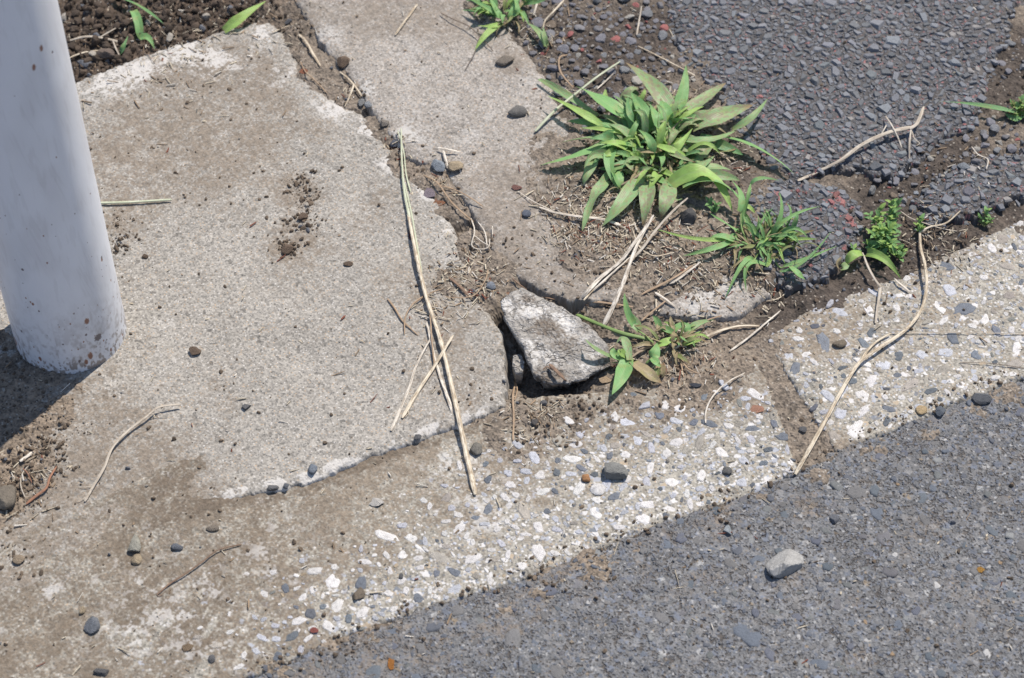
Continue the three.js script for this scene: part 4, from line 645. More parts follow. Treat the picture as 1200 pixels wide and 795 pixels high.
straw('straw', 'thin brown straw across the kerb edge right of the tan pebble', 'straw', BROWN, [[2.2, 2.4, {}, [514, 217, 3, 532, 222, 4, 548, 230, 5, 566, 242, 2]]]);
straw('twig', 'flat brown stick in the litter above the broken chunk', 'twig', TWIG, [[4.4, 4.4, { flat: .5 }, [526, 325, 2, 538, 335, 3, 549, 347, 2]]]);
straw('straw', 'thin straw arching over the litter left of the chunk', 'straw', BROWN, [[1.8, 1.8, {}, [520, 348, 2, 540, 349, 4, 556, 346, 4, 568, 330, 4, 572, 316, 2]]]);
straw('twig', 'thin root lying along the upper edge of the broken chunk', 'twig', TWIG, [[2.6, 2, {}, [600, 326, 2, 612, 336, 4, 628, 346, 4, 645, 350, 5, 664, 354, 3, 690, 358, 3]]]);
straw('straw', 'brown stalk under the whitest straw, above the small tuft', 'straw', BROWN, [[4, 4, { flat: .6 }, [676, 357, 3, 695, 354, 4, 716, 356, 4, 742, 360, 2]]]);
straw('husk', 'pale pointed husk lying above the concrete patch', 'husk', PALE, [[2, 7, { flat: .5, blunt: .15 }, [821, 307, 4, 812, 314, 4, 800, 323, 3, 784, 333, 1.5]]]);
straw('husk', 'small pale husk at the left end of the concrete patch', 'husk', PALE, [[5, 3.4, { flat: .5, blunt: .2 }, [768, 343, 2, 780, 351, 3, 792, 360, 1.5]]]);
straw('straw', 'grey-brown stalk pointing to the left at the concrete patch', 'straw', BROWN, [[3, 4, {}, [812, 311, 4, 796, 322, 5, 778, 332, 4, 752, 345, 2]]]);
straw('straw', 'thin brown straw slanting up from the small tuft', 'straw', BROWN, [[3.4, 3, {}, [752, 376, 3, 766, 364, 4, 780, 353, 3]]]);
straw('straw', 'dry flat blade reaching right from the small tuft', 'straw', STRAW, [[3, 5, { flat: .4 }, [890, 382, 2, 868, 382, 4, 846, 387, 4, 828, 394, 3]]]);
straw('straw', 'brown bent straw right of the small tuft', 'straw', BROWN, [[3, 2.4, {}, [846, 370, 5, 828, 376, 7, 812, 388, 6, 800, 398, 4]]]);
straw('straw', 'brown root running down right from the small tuft', 'straw', BROWN, [[4, 2, {}, [792, 410, 5, 799, 422, 4, 806, 432, 3, 818, 438, 1.5]], [3, 2, {}, [795, 416, 4, 799, 430, 3, 801, 442, 1.5]]]);
straw('straw', 'thin brown straw on the gravel above the clump', 'straw', STRAW, [[2.2, 3, {}, [748, 54, 2, 770, 65, 3, 795, 78, 4, 815, 89, 2]]]);
straw('twig', 'grey stick standing up from the gravel near the top edge', 'twig', GREYS, [[2.6, 3.6, {}, [752, 7, 6, 749, 24, 4, 746, 41, 1.5]]]);
straw('straw', 'curved pale straw at the top edge beside the grass tuft', 'straw', STRAW, [[3.4, 3, {}, [661, 0, 6, 648, 14, 8, 639, 24, 6, 636, 34, 2]]]);
straw('straw', 'upright pale straw at the top edge beside the grass tuft', 'straw', PALE, [[3.4, 3.6, {}, [631, -2, 6, 628, 8, 6, 625, 18, 3]]]);
straw('twig', 'dark leafy twig curving over the kerb from the top tuft', 'twig', DKTW, [[2.6, 1.6, {}, [516, 15, 3, 530, 22, 5, 548, 30, 6, 562, 42, 5, 578, 60, 2]], [1.8, 1.2, {}, [562, 42, 5, 556, 62, 4, 545, 82, 2]]]);
straw('straw', 'grey-green stalk lying in the soil bed beside the post', 'straw', GREYS, [[4.5, 5.5, { flat: .7 }, [80, 48, 4, 100, 43, 8, 122, 45, 8, 148, 52, 4]], [3, 2, {}, [116, 44, 7, 130, 36, 9, 142, 29, 6]], [3, 2.4, {}, [132, 48, 6, 136, 58, 5, 140, 66, 3]]]);
straw('straw', 'pale straw in the soil bed just right of the post', 'straw', STRAW, [[3.6, 3, {}, [78, 69, 3, 96, 62, 5, 115, 59, 3]]]);
straw('straw', 'hair-thin dead stem lying across the right gutter block', 'straw', GREYS, [[1.6, 1.4, {}, [1044, 391, 1, 1090, 390, 2, 1140, 390, 2, 1212, 392, 1]]]);
straw('straw', 'thin dark stem lying on the right gutter near the road', 'straw', DKTW, [[1.2, 1.2, {}, [1125, 425, 1, 1160, 426, 2, 1185, 429, 2, 1215, 434, 1]]]);
straw('straw', 'crooked pale stem in the dark soil at the right', 'straw', PALE, [[2.4, 2.2, {}, [1139, 172, 3, 1146, 181, 4, 1158, 187, 4, 1156, 198, 2]]]);
straw('straw', 'grey dead stem under the curved straw at the asphalt patch', 'straw', GREYS, [[2, 2, {}, [1056, 248, 3, 1068, 256, 5, 1085, 262, 6, 1104, 268, 3, 1122, 271, 2]]]);
straw('straw', 'white broken bit on the gutter under the fleshy weed', 'straw', PALE, [[2.6, 5, { flat: .5 }, [1048, 326, 3, 1054, 332, 4, 1066, 342, 2]]]);
straw('straw', 'fine root curving down to the gutter below the narrow grass', 'straw', STRAW, [[2, 1.6, {}, [928, 330, 4, 924, 340, 4, 912, 350, 3, 898, 353, 1.5]]]);
straw('straw', 'straw at the right foot of the main grass clump', 'straw', STRAW, [[3, 3, { flat: .5 }, [838, 178, 5, 850, 181, 6, 862, 188, 3]], [2.4, 2, {}, [846, 180, 5, 856, 190, 3]]]);
straw('straw', 'curled nest of dry straw in the litter at the slab corner', 'straw', PALE, [[2.2, 2, {}, [552, 256, 3, 556, 272, 5, 553, 288, 4, 560, 292, 4, 572, 290, 4, 574, 280, 3]], [2, 1.8, {}, [560, 260, 4, 568, 272, 5, 571, 290, 3]], [1.8, 1.8, {}, [556, 276, 5, 566, 284, 5, 575, 289, 3]], [1.6, 1.6, {}, [577, 265, 3, 577, 275, 3]]]);
straw('straw', 'single brown stem crossing the litter to the gravel', 'straw', STRAW, [[2, 2.4, {}, [741, 268, 6, 750, 290, 5, 766, 300, 4, 790, 296, 3]]]);

// ---------------------------------------------------------------- grass leaves
function leafTex(seed, base, vein, blotch, tip) {                         // u across, v from base to tip
  const W = 64, Hh = 256, c = new Uint8Array(W * Hh * 4), b = new Uint8Array(W * Hh * 4);
  for (let j = 0; j < Hh; j++) for (let i = 0; i < W; i++) {
    const u = i / W, v = j / Hh, k = (j * W + i) * 4, mid = Math.exp(-(((u - .5) / .05) ** 2)), st = .5 + .5 * Math.cos(u * 6.283 * 11), n = fbm(u * 5 + seed * 7, v * 12, 3), f = vn(u * 40 + seed, v * 90);
    const o = [0, 1, 2].map(m => base[m] * (.78 + .30 * n + .12 * st + .14 * (f - .5))); for (let m = 0; m < 3; m++) o[m] = mixN(o[m], vein[m], mid * .6);
    mixC(o, .30, .32, .10, smooth(.55, .8, fbm(u * 3 + seed + 30, v * 7, 2)) * .35);
    const bl = smooth(.62 - blotch * .16, .72 - blotch * .12, fbm(u * 7 + seed * 3, v * 26 + 9, 4)) * clamp(blotch * 1.6); mixC(o, .27, .22, .15, bl * .75);
    const ring = smooth(.58 - blotch * .16, .64 - blotch * .14, fbm(u * 7 + seed * 3, v * 26 + 9, 4)) * clamp(blotch * 1.6) * (1 - bl); mixC(o, .34, .28, .14, ring * .5);
    mixC(o, .32, .22, .12, smooth(1 - tip * .5, 1 - tip * .12, v + (n - .5) * .12) * (tip > 0 ? .9 : 0)); mixC(o, .30, .32, .12, smooth(.06, 0, v) * .5);
    for (let m = 0; m < 3; m++) c[k + m] = q(o[m]); c[k + 3] = 255; b[k] = b[k + 1] = b[k + 2] = clamp(.5 + .3 * st - .3 * mid + .2 * (n - .5)) * 255; b[k + 3] = 255;
  }
  return [dataTex(c, W, Hh, true, THREE.ClampToEdgeWrapping), dataTex(b, W, Hh, false, THREE.ClampToEdgeWrapping)];
}
const LM = [[1, [.215, .405, .150], [.28, .42, .18], .0, 0], [2, [.245, .395, .175], [.28, .40, .19], .45, .1], [3, [.245, .375, .175], [.3, .40, .22], .9, .35], [4, [.31, .48, .13], [.32, .46, .17], .1, 0], [5, [.14, .31, .12], [.2, .33, .15], .15, 0], [6, [.20, .26, .09], [.3, .34, .16], .5, .8], [7, [.36, .29, .17], [.45, .38, .24], .5, .3]].map(a => { const [map, bump] = leafTex(...a); return new THREE.MeshPhysicalMaterial({ map, bumpMap: bump, bumpScale: .0003, roughness: .42, transmission: .22, thickness: 0, ior: 1.4, specularIntensity: .6, side: THREE.DoubleSide }); });
function leafGeo(a, b, c, width, o = {}) {                                // base, a point on its back, tip: a folded, slightly wavy blade
  if (o.droop) b.y += o.droop; { const sd = V3(c.z - a.z, 0, a.x - c.x); b = b.clone().addScaledVector(sd, (VAL[Math.floor((o.seed ?? 1) * 13) & 255] - .5) * (o.bend ?? .16)); } const ctl = b.clone().multiplyScalar(2).sub(a.clone().add(c).multiplyScalar(.5)), cur = new THREE.QuadraticBezierCurve3(a, ctl, c), n = 16, K = 4, pos = [], uv = [], idx = [], seed = o.seed ?? 1, fold = o.fold ?? .26, roll = o.roll ?? 0, wide = o.wide ?? .34;
  for (let i = 0; i <= n; i++) {
    const t = i / n, p = cur.getPoint(t), T = cur.getTangent(t); let side = V3(0, 1, 0).cross(T); if (side.lengthSq() < 1e-5) side.set(1, 0, 0); side.normalize().applyAxisAngle(T, roll + (vn(t * 2.2 + seed, seed) - .5) * (o.twist ?? 1.25)); const nor = T.clone().cross(side); if (nor.y < 0 && !o.free) nor.negate();
    const w = width * .5 * Math.pow(Math.max(0, 1 - Math.pow(t, o.sharp ?? 1.9)), .85) * (o.neck ?? .62 + (1 - (o.neck ?? .62)) * smooth(0, wide, t)) * (o.neck === undefined ? 1 : 1 / Math.max(.001, o.neck) * mixN(o.neck, 1, smooth(0, wide, t)));
    for (let k = 0; k <= K; k++) { const s = k / K * 2 - 1, wave = (vn(t * 7 + seed * 3, s + seed) - .5) * .22 * Math.abs(s); const h = w * (fold * Math.abs(s) - fold * .5 + wave); pos.push(p.x + side.x * w * s + nor.x * h, p.y + side.y * w * s + nor.y * h, p.z + side.z * w * s + nor.z * h); uv.push(k / K, t); }
  }
  for (let i = 0; i < n; i++) for (let k = 0; k < K; k++) { const q0 = i * (K + 1) + k, q1 = q0 + K + 1; idx.push(q0, q1, q0 + 1, q0 + 1, q1, q1 + 1); }
  const g = new THREE.BufferGeometry(); g.setAttribute('position', new THREE.Float32BufferAttribute(pos, 3)); g.setAttribute('uv', new THREE.Float32BufferAttribute(uv, 2)); g.setIndex(idx); g.computeVertexNormals(); return g;
}
function leaves(t, rows, seed0, slim = 1) {                                         // rows: base, back, tip as px, py, mm; width px; material
  rows.forEach((r, i) => { const [a, b, c] = [0, 3, 6].map(k => on(r[k], r[k + 1], r[k + 2] / 1000)); if (c.y < groundH(c.x, c.z) + .0015) c.y += .0015; meshOf('leaf', local(t, leafGeo(a, b, c, r[9] * PXM * 1.3 * slim, { seed: seed0 + i * 1.7, roll: (vn(i * 3.7, seed0) - .5) * .7, ...(r[11] ?? {}) })), LM[r[10]], t); });
}
function fill(t, seed, cx, cy, rx, ry, n, len, wid, mats, up, wild = 1.5) {            // more blades springing from the crown
  const r = rngOf(seed);
  for (let i = 0; i < n; i++) {
    const a = r() * 6.283, d = Math.sqrt(r()), bx = cx + Math.cos(a) * rx * d, by = cy + Math.sin(a) * ry * d, b0 = on(bx, by), out = a + (r() - .5) * wild, L = (len[0] + (len[1] - len[0]) * r()) * PXM, e = up[0] + (up[1] - up[0]) * r();
    const A = b0.clone().add(V3(0, .002 + .006 * r(), 0)), C = A.clone().add(V3(Math.cos(out) * L * Math.cos(e), L * Math.sin(e) * .55, Math.sin(out) * L * Math.cos(e))), B = A.clone().lerp(C, .5).add(V3(0, L * (.10 + .2 * r()), 0));
    const gh = groundH(C.x, C.z) + .002; if (C.y < gh) C.y = gh; const gb = groundH(B.x, B.z) + .003; if (B.y < gb) B.y = gb;
    meshOf('leaf', local(t, leafGeo(A, B, C, (wid[0] + (wid[1] - wid[0]) * r()) * PXM * 1.15, { seed: i * 2.3 + seed, fold: .2 + .3 * r(), roll: (r() - .5) * .9 * (wild > 2 ? 1.5 : 1), bend: .5 })), LM[mats[(r() * mats.length) | 0]], t);
  }
}
function stems(t, rows) { for (const [w0, w1, p, m] of rows) meshOf('stem', local(t, strawGeo(path(p), w0 * PXM / 2, w1 * PXM / 2, { flat: .85 })), m, t); }
const GST = fibreMat(9, [.20, .30, .09], [.13, .2, .06], .1, .6), PST = fibreMat(10, [.30, .27, .16], [.22, .14, .10], .2, .6);
{
  const t = thing('grass_clump', 'largest broad-leaved grass clump growing where the kerb meets the pavement', 'grass clump', on(758, 175));
  leaves(t, [
    [790, 135, 8, 764, 101, 22, 733, 73, 12, 21, 2], [792, 134, 8, 797, 106, 22, 804, 76, 30, 14, 0], [800, 134, 10, 822, 114, 16, 851, 97, 8, 18, 2], [744, 145, 12, 705, 119, 22, 674, 101, 18, 21, 0], [700, 136, 6, 650, 100, 9, 630, 94, 4, 9, 1], [706, 147, 10, 675, 131, 18, 641, 112, 14, 10, 3],
    [730, 150, 10, 700, 141, 13, 664, 142, 8, 14, 4], [726, 167, 8, 680, 177, 14, 632, 194, 5, 18, 0], [731, 161, 9, 690, 163, 12, 655, 168, 5, 12, 1], [765, 152, 12, 752, 129, 26, 739, 108, 24, 17, 0], [745, 147, 14, 738, 130, 26, 736, 113, 26, 8, 4], [812, 152, 10, 842, 137, 17, 883, 123, 9, 24, 2],
    [806, 147, 8, 828, 137, 14, 850, 130, 7, 19, 2], [858, 152, 8, 880, 135, 20, 900, 115, 16, 10, 1], [846, 160, 8, 888, 177, 16, 932, 205, 4, 11, 0], [795, 163, 14, 830, 160, 18, 864, 152, 8, 11, 1], [813, 188, 8, 826, 176, 14, 841, 163, 9, 16, 2], [712, 210, 8, 699, 236, 10, 682, 272, 2.5, 14, 1],
    [752, 206, 10, 724, 234, 13, 705, 266, 2.5, 18, 1], [757, 208, 10, 757, 235, 16, 753, 265, 5, 18, 2], [786, 212, 10, 778, 234, 16, 774, 256, 3, 19, 2], [786, 216, 12, 826, 207, 26, 859, 249, 8, 19, 3], [800, 219, 12, 838, 214, 24, 872, 240, 10, 14, 0], [722, 164, 14, 719, 190, 18, 725, 222, 6, 13, 0],
    [702, 180, 8, 692, 200, 9, 683, 217, 2.5, 12, 1], [752, 190, 12, 742, 190, 12, 727, 190, 10, 8, 0], [720, 195, 10, 727, 208, 12, 728, 222, 5, 15, 0], [775, 150, 14, 770, 138, 26, 762, 122, 24, 14, 0], [782, 150, 14, 778, 130, 24, 774, 118, 22, 16, 0], [772, 172, 14, 778, 150, 28, 780, 142, 26, 9, 3],
    [790, 172, 10, 812, 178, 14, 838, 186, 6, 13, 2], [800, 200, 10, 830, 192, 14, 858, 200, 5, 15, 1], [790, 205, 12, 816, 196, 18, 838, 182, 12, 10, 1], [742, 170, 12, 712, 172, 18, 688, 186, 6, 13, 0], [748, 182, 10, 720, 196, 12, 700, 196, 6, 11, 4], [735, 158, 14, 708, 152, 18, 680, 150, 10, 10, 3],
    [785, 182, 14, 798, 168, 22, 812, 150, 18, 9, 3], [765, 180, 14, 760, 165, 24, 748, 152, 22, 10, 0], [810, 208, 8, 842, 206, 14, 868, 212, 6, 14, 1], [775, 215, 8, 790, 232, 10, 800, 232, 4, 12, 1], [735, 190, 8, 712, 208, 10, 694, 232, 3, 9, 1], [820, 160, 8, 850, 172, 12, 872, 182, 4, 12, 4], [770, 170, 16, 790, 178, 20, 808, 184, 12, 9, 3],
  ], 3);
  fill(t, 201, 762, 180, 44, 32, 54, [30, 62], [7, 15], [0, 0, 1, 1, 2, 3, 3, 4], [.1, .9]); fill(t, 211, 770, 190, 46, 28, 40, [18, 46], [4, 10], [0, 3, 1, 4], [.0, .9], 5); fill(t, 213, 752, 150, 50, 24, 22, [22, 50], [8, 15], [0, 2, 1, 3], [.1, 1.0], 4);
  fill(t, 202, 775, 170, 56, 40, 30, [22, 50], [3, 9], [5, 6, 6], [.0, .3], 4); fill(t, 215, 760, 172, 40, 26, 34, [20, 40], [5, 10], [3, 0, 1, 3, 2], [.5, 1.1], 6.28); fill(t, 214, 770, 215, 60, 20, 26, [18, 40], [2, 4], [6, 6, 5], [0, .2], 5);
  stems(t, [[4, 3, [750, 190, 5, 740, 170, 12, 736, 150, 16], GST], [4.5, 3.5, [770, 190, 4, 774, 170, 14, 790, 140, 12], GST], [4, 3, [765, 195, 4, 785, 200, 12, 815, 205, 14], GST], [4, 3, [760, 185, 4, 730, 170, 10, 700, 155, 12], PST], [3, 2, [770, 180, 6, 800, 140, 16, 825, 140, 12], PST], [4, 3, [780, 180, 4, 820, 165, 10, 855, 158, 9], GST], [5, 3, [728, 217, 8, 745, 208, 12, 756, 198, 10], PST], [4.5, 4, [756, 205, 14, 764, 212, 18, 772, 206, 14], GST]]);
}
{
  const t = thing('grass_clump', 'narrow-leaved grass tuft between the main clump and the asphalt lump', 'grass clump', on(895, 282));
  leaves(t, [
    [868, 272, 8, 874, 235, 24, 880, 215, 28, 10, 0], [880, 216, 26, 893, 210, 30, 914, 212, 22, 8, 4], [866, 248, 18, 866, 230, 26, 858, 212, 24, 10, 0], [872, 240, 20, 880, 244, 20, 885, 250, 14, 8, 3], [903, 274, 8, 912, 250, 22, 913, 224, 30, 7, 0], [906, 272, 8, 930, 252, 18, 962, 242, 12, 6, 0], [915, 262, 8, 925, 258, 10, 938, 258, 6, 6, 5],
    [862, 278, 8, 820, 284, 12, 768, 268, 10, 7, 3], [866, 284, 7, 845, 276, 12, 832, 280, 10, 12, 0], [860, 282, 7, 830, 290, 10, 800, 300, 4, 9, 0], [868, 273, 8, 850, 262, 12, 832, 250, 8, 7, 0], [884, 308, 4, 868, 306, 14, 850, 350, 3, 9, 0, { wide: .5 }], [900, 312, 4, 880, 312, 12, 875, 343, 3, 9, 0, { wide: .5 }], [914, 318, 4, 940, 304, 10, 975, 270, 8, 6, 4], [918, 312, 4, 945, 305, 9, 982, 288, 6, 6, 0], [926, 312, 8, 936, 320, 9, 944, 328, 3, 12, 0],
    [900, 312, 4, 903, 302, 10, 905, 296, 12, 7, 3], [900, 286, 6, 880, 262, 18, 872, 250, 18, 6, 0], [898, 285, 6, 892, 268, 18, 890, 262, 16, 6, 4], [905, 285, 6, 922, 276, 12, 935, 274, 8, 8, 0], [895, 288, 6, 915, 288, 10, 928, 290, 5, 7, 0],
  ], 41, .72);
  fill(t, 203, 896, 284, 30, 13, 60, [14, 42], [2.5, 6], [0, 0, 4, 4, 3, 0, 5], [.1, 1.1], 3);
  fill(t, 204, 896, 296, 38, 16, 30, [20, 44], [2, 5], [6, 5, 6], [.0, .25], 4);
  stems(t, [[3.5, 2.5, [880, 292, 3, 870, 270, 12, 868, 240, 20], GST], [3.5, 2.5, [895, 290, 3, 900, 275, 10, 906, 268, 10], GST], [3, 3, [905, 300, 3, 915, 314, 4, 930, 306, 6], GST], [3, 2, [890, 296, 3, 884, 305, 8, 878, 312, 8], GST], [3, 2, [888, 296, 3, 860, 278, 8, 845, 272, 8], PST]]);
}
{
  const t = thing('grass_clump', 'small half-dead grass tuft touching the tip of the broken chunk', 'grass clump', on(772, 402));
  leaves(t, [
    [748, 388, 6, 738, 365, 18, 732, 343, 24, 8, 0], [750, 388, 7, 742, 376, 12, 738, 366, 10, 11, 1], [735, 420, 9, 731, 438, 12, 717, 463, 10, 18, 0, { wide: .5 }], [722, 420, 8, 700, 408, 10, 686, 397, 8, 6, 1], [735, 420, 8, 724, 424, 10, 713, 425, 8, 7, 0], [728, 420, 10, 719, 414, 14, 720, 408, 14, 10, 0], [734, 418, 10, 727, 412, 14, 727, 411, 14, 8, 3], [763, 420, 8, 768, 412, 12, 770, 402, 10, 12, 0], [764, 420, 8, 770, 426, 10, 775, 430, 5, 8, 0],
    [770, 405, 8, 784, 400, 10, 792, 394, 8, 9, 3], [776, 390, 8, 770, 376, 14, 765, 370, 14, 7, 0], [790, 390, 8, 778, 384, 12, 770, 385, 8, 7, 0], [785, 392, 8, 798, 382, 12, 806, 381, 10, 8, 0], [804, 392, 8, 806, 384, 12, 806, 378, 12, 7, 0], [806, 392, 6, 818, 382, 10, 838, 375, 5, 8, 1], [738, 422, 10, 730, 398, 12, 722, 404, 8, 9, 1], [800, 404, 4, 812, 399, 6, 824, 398, 4, 5, 3], [808, 398, 4, 820, 392, 8, 832, 398, 4, 5, 3], [805, 402, 4, 812, 394, 8, 822, 388, 5, 4, 3],
    [742, 424, 6, 760, 436, 8, 776, 449, 2, 16, 6], [772, 428, 4, 776, 436, 6, 775, 443, 2, 10, 6], [768, 432, 5, 770, 438, 6, 773, 442, 3, 8, 5], [795, 400, 6, 790, 392, 14, 787, 404, 10, 7, 6],
  ], 61);
  fill(t, 205, 794, 398, 18, 8, 16, [12, 28], [3, 6], [0, 3, 6, 6], [.2, 1.0]); fill(t, 206, 785, 408, 24, 10, 12, [16, 36], [3, 6], [6, 6, 5], [0, .25]);
  stems(t, [[7, 6, [676, 369, 9, 692, 376, 10, 730, 391, 8, 752, 396, 6, 766, 401, 4], GST], [4, 3, [766, 403, 4, 758, 395, 8, 746, 386, 9], GST], [4, 4, [770, 404, 3, 764, 420, 7, 757, 426, 6], GST], [3, 2.5, [736, 424, 8, 730, 416, 10, 727, 410, 12], GST], [4, 3, [770, 404, 3, 750, 412, 5, 735, 423, 8], PST], [5, 4, [782, 398, 5, 792, 408, 6, 800, 398, 8], STRAW]]);
}
{
  const t = thing('grass_tuft', 'green grass tuft cut by the top edge above the kerb', 'grass tuft', on(585, 10));
  leaves(t, [[590, 22, 6, 578, 14, 14, 546, -4, 8, 9, 0], [592, 24, 6, 585, 12, 16, 572, -8, 12, 9, 0], [588, 26, 6, 570, 40, 10, 556, 60, 3, 8, 3], [590, 28, 6, 575, 30, 10, 560, 30, 6, 8, 3], [596, 22, 6, 604, 6, 16, 610, -14, 16, 9, 0], [586, 20, 6, 566, 12, 10, 540, 12, 4, 7, 4], [640, 54, 4, 632, 40, 12, 619, 27, 8, 11, 1], [641, 56, 4, 640, 44, 14, 636, 30, 14, 6, 1], [600, 20, 5, 606, 10, 16, 600, -6, 16, 7, 0]], 81);
  fill(t, 207, 588, 14, 30, 10, 22, [20, 46], [5, 9], [0, 4, 3, 0], [.2, 1.0]); fill(t, 208, 600, 22, 34, 12, 10, [16, 36], [3, 6], [6, 5], [0, .3]);
}
{
  const t = thing('grass_shoot', 'bright yellow-green blade lying over the slab edge at the top', 'grass shoot', on(264, 36)); leaves(t, [[262, 36, 3, 286, 20, 14, 312, 1, 10, 12, 3]], 91);
  const u = thing('grass_shoot', 'thin green blade lying on the dark soil at the top left', 'grass shoot', on(136, -2)); leaves(u, [[134, -4, 5, 160, 9, 12, 192, 28, 4, 7, 4, { neck: .9 }]], 93);
  const w = thing('grass_shoot', 'crooked green blade standing in the dark soil bed', 'grass shoot', on(158, 14)); leaves(w, [[156, 12, 14, 162, 28, 14, 163, 46, 6, 9, 0, { neck: .9, sharp: 8 }], [163, 45, 6, 172, 45, 10, 181, 58, 2, 8, 0], [140, 64, 3, 146, 54, 10, 150, 42, 12, 6, 4]], 95);
  const x = thing('grass_shoot', 'pale green blade bent over the gutter from the fleshy weed', 'grass shoot', on(1016, 296)); leaves(x, [[1016, 296, 8, 1038, 303, 16, 1056, 327, 4, 9, 3, { neck: .9 }], [1012, 298, 8, 1000, 299, 14, 992, 310, 6, 9, 3, { neck: .9, sharp: 6 }], [994, 309, 8, 988, 313, 8, 985, 318, 2, 8, 1], [984, 317, 4, 983, 308, 8, 986, 301, 8, 7, 6], [1016, 294, 6, 1036, 282, 14, 1056, 275, 10, 9, 4]], 97);
  const y = thing('grass_shoot', 'grey-green blade reaching left from the sprig at the right edge', 'grass shoot', on(1190, 132)); leaves(y, [[1192, 132, 8, 1150, 123, 14, 1099, 119, 5, 6, 4, { neck: .9 }], [1196, 138, 4, 1186, 138, 6, 1178, 132, 4, 7, 4]], 99);
}
// fleshy and small-leaved weeds
const leafletGeo = (() => { const g = leafGeo(V3(0, 0, 0), V3(.5, .10, 0), V3(1, -.02, 0), .55, { seed: 2, neck: .5, wide: .5, fold: .3, sharp: 2.4, twist: 0 }); return g; })();
function sprig(name, label, cat, px, py, shoots, seed, mats) {
  const t = thing(name, label, cat, on(px, py)), r = rngOf(seed); let made = 0;
  for (const [p, size, n, w] of shoots) {
    const pts = path(p), cur = new THREE.CatmullRomCurve3(pts), st = meshOf('stem', local(t, strawGeo(pts, w * PXM / 2, w * PXM / 3, { flat: .9 })), GST, t);
    for (let i = 0; i < n && made < 290; i++, made++) {
      const u = .1 + .9 * i / n, q0 = cur.getPoint(u), m = meshOf('leaf', leafletGeo, mats[(r() * mats.length) | 0], t), s = size * PXM * (.7 + .6 * r());
      m.position.copy(q0).sub(t.position); m.rotation.set(0, i * 2.4 + r(), .15 + r() * .9, 'YXZ'); m.scale.setScalar(s);
    }
  }
  return t;
}
sprig('weed', 'bushy bright green small-leaved weed at the top edge of the right gutter', 'weed', 1036, 285, [
  [[1038, 290, 1, 1040, 262, 16, 1046, 234, 26], 11, 24, 3], [[1036, 290, 1, 1044, 262, 14, 1052, 240, 20], 11, 22, 3], [[1036, 288, 1, 1028, 268, 12, 1018, 250, 12], 10, 18, 2.5], [[1038, 288, 1, 1030, 262, 14, 1032, 244, 18], 10, 18, 2.5], [[1036, 290, 1, 1040, 276, 16, 1046, 266, 16], 12, 24, 2.5], [[1034, 290, 1, 1026, 280, 14, 1020, 272, 12], 11, 22, 2.5], [[1036, 290, 1, 1038, 288, 14, 1046, 284, 16], 11, 24, 2.5], [[1034, 292, 1, 1022, 290, 10, 1016, 286, 8], 10, 18, 2.5], [[1040, 292, 1, 1050, 300, 8, 1056, 304, 4], 11, 16, 2.5], [[1036, 292, 1, 1034, 300, 8, 1036, 306, 6], 10, 18, 2.5], [[1042, 290, 1, 1052, 292, 8, 1060, 296, 3], 9, 14, 2], [[1004, 296, 1, 1000, 292, 6, 998, 290, 6], 8, 8, 2], [[1030, 290, 1, 1030, 276, 14, 1034, 268, 16], 11, 22, 2.5],
], 301, [LM[0], LM[3], LM[3], LM[4], LM[0]]);
sprig('weed', 'tiny yellow-green seedling right of the bushy weed', 'weed', 1078, 264, [[[1076, 268, 1, 1078, 262, 5, 1080, 256, 7], 8, 10, 1.6], [[1074, 272, 1, 1078, 270, 4, 1082, 268, 4], 7, 8, 1.6]], 303, [LM[3], LM[0]]);
sprig('weed', 'tiny pale seedling at the right gutter edge near the frame side', 'weed', 1155, 258, [[[1153, 266, 1, 1155, 256, 8, 1157, 246, 10], 9, 14, 2], [[1153, 266, 1, 1150, 258, 6, 1147, 254, 6], 8, 8, 1.6], [[1154, 266, 1, 1160, 260, 6, 1163, 258, 5], 8, 8, 1.6]], 305, [LM[3], LM[5], LM[0]]);
sprig('weed', 'mossy green sprig cut by the right edge of the frame', 'weed', 1196, 128, [[[1196, 138, 1, 1192, 128, 8, 1184, 122, 8], 9, 22, 2], [[1200, 138, 1, 1200, 126, 10, 1196, 118, 12], 9, 22, 2], [[1206, 138, 1, 1208, 126, 10, 1210, 116, 12], 10, 22, 2], [[1196, 140, 1, 1188, 136, 6, 1180, 130, 4], 8, 16, 2], [[1214, 138, 1, 1220, 126, 10, 1222, 120, 12], 10, 18, 2]], 307, [LM[3], LM[0], LM[5]]);
sprig('weed', 'seedling with tiny round leaves shaded under the main clump', 'weed', 838, 246, [[[836, 252, 1, 838, 244, 6, 840, 238, 9], 10, 8, 1.6], [[834, 250, 1, 832, 240, 6, 830, 234, 8], 9, 7, 1.6]], 309, [LM[0], LM[4]]);
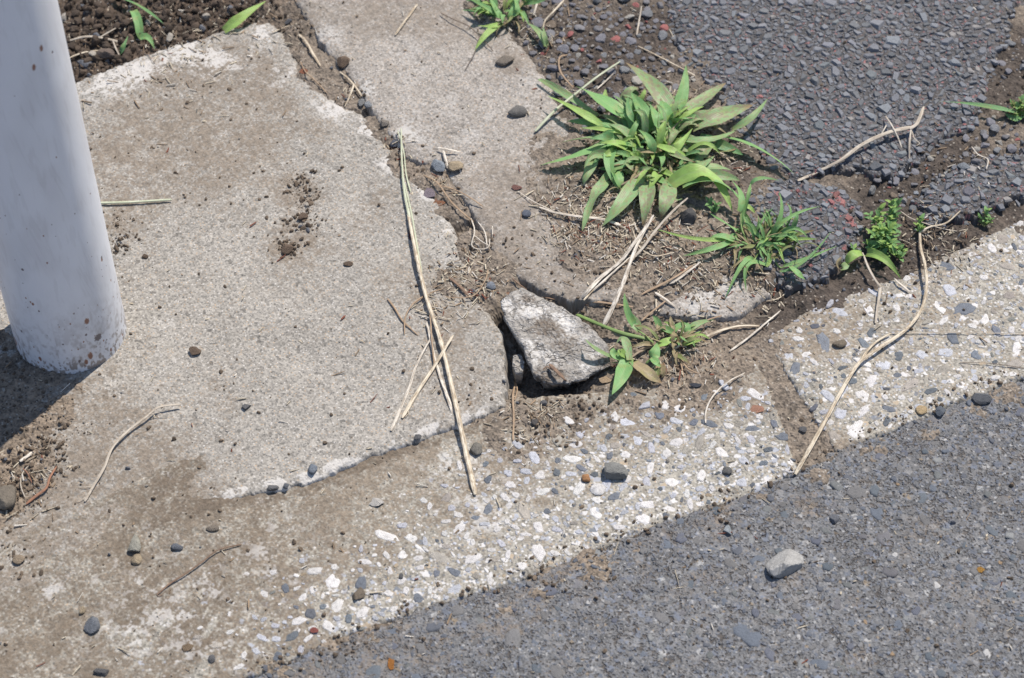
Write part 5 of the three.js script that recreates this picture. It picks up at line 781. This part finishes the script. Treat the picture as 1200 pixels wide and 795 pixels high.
// scraps of fallen leaf
function scrap(label, px, py, w, h, col, lift = 1.2) { const r = rngOf(px * 3 + py), s = new THREE.Shape(), n = 9; for (let i = 0; i < n; i++) { const a = i / n * 6.283, k = .7 + .45 * r(); s[i ? 'lineTo' : 'moveTo'](Math.cos(a) * k, Math.sin(a) * k); } const g = new THREE.ExtrudeGeometry(s, { depth: .04, bevelEnabled: true, bevelSize: .03, bevelThickness: .02, bevelSegments: 1 }); g.rotateX(-Math.PI / 2); const p = g.attributes.position; for (let i = 0; i < p.count; i++) p.setY(i, p.getY(i) + .22 * Math.sin(p.getX(i) * 1.7) * p.getZ(i)); g.computeVertexNormals(); const m = meshOf('leaf_scrap', g, stoneMat(...col, true, .85)), q0 = on(px, py); m.position.set(q0.x, q0.y + lift / 1000, q0.z); m.scale.set(w * PXM / 2, w * PXM / 2.4, h * PXM / 2 / sT); m.rotation.y = 0; tag(m, label, 'leaf scrap'); return m; }
scrap('purple-grey leaf scrap at the slab corner below the pebbles', 504, 227, 16, 14, [.25, .21, .24]);
scrap('orange-brown leaf scrap beside the purple-grey one', 515, 238, 16, 9, [.30, .14, .075]);
scrap('red-brown leaf scrap in the joint near the upper slab', 356, 84, 12, 9, [.30, .12, .065]);
scrap('salmon flat flake on the gutter near the joint', 887, 480, 17, 9, [.46, .25, .17], .6);
scrap('red-brown scrap on the upper left corner of the broken chunk', 599, 347, 18, 9, [.34, .20, .13], 1);
scrap('orange leaf bit on the road near the bottom edge', 458, 780, 8, 12, [.42, .17, .03]);
scrap('orange chip at the slate stone on the right of the road', 1149, 669, 9, 6, [.46, .25, .05]);
scrap('white paper-like flake in the dusty gutter under the long straw', 442, 590, 17, 8, [.62, .60, .56]);
scrap('brown dry leaf scrap below the small tuft', 777, 435, 10, 14, [.36, .13, .07], 2);
scrap('tan curled leaf bit beside the green leaf below the chunk', 709, 447, 14, 8, [.50, .38, .25], 1.5);
scrap('dark red scrap left of the long straw near its middle', 481, 275, 6, 14, [.14, .05, .05]);
scrap('dark red bit on the gutter edge near the bottom', 368, 740, 9, 6, [.32, .10, .08]);
scrap('brown curled leaf bit near the bottom of the gutter', 220, 760, 12, 7, [.26, .19, .12]);
scrap('reddish leaf tip on the kerb left of the litter', 606, 221, 14, 7, [.24, .12, .10]);
scrap('dark leaf sliver below the small tuft on the gutter', 816, 452, 16, 5, [.07, .08, .10], .8);
renderer.render(scene, camera);
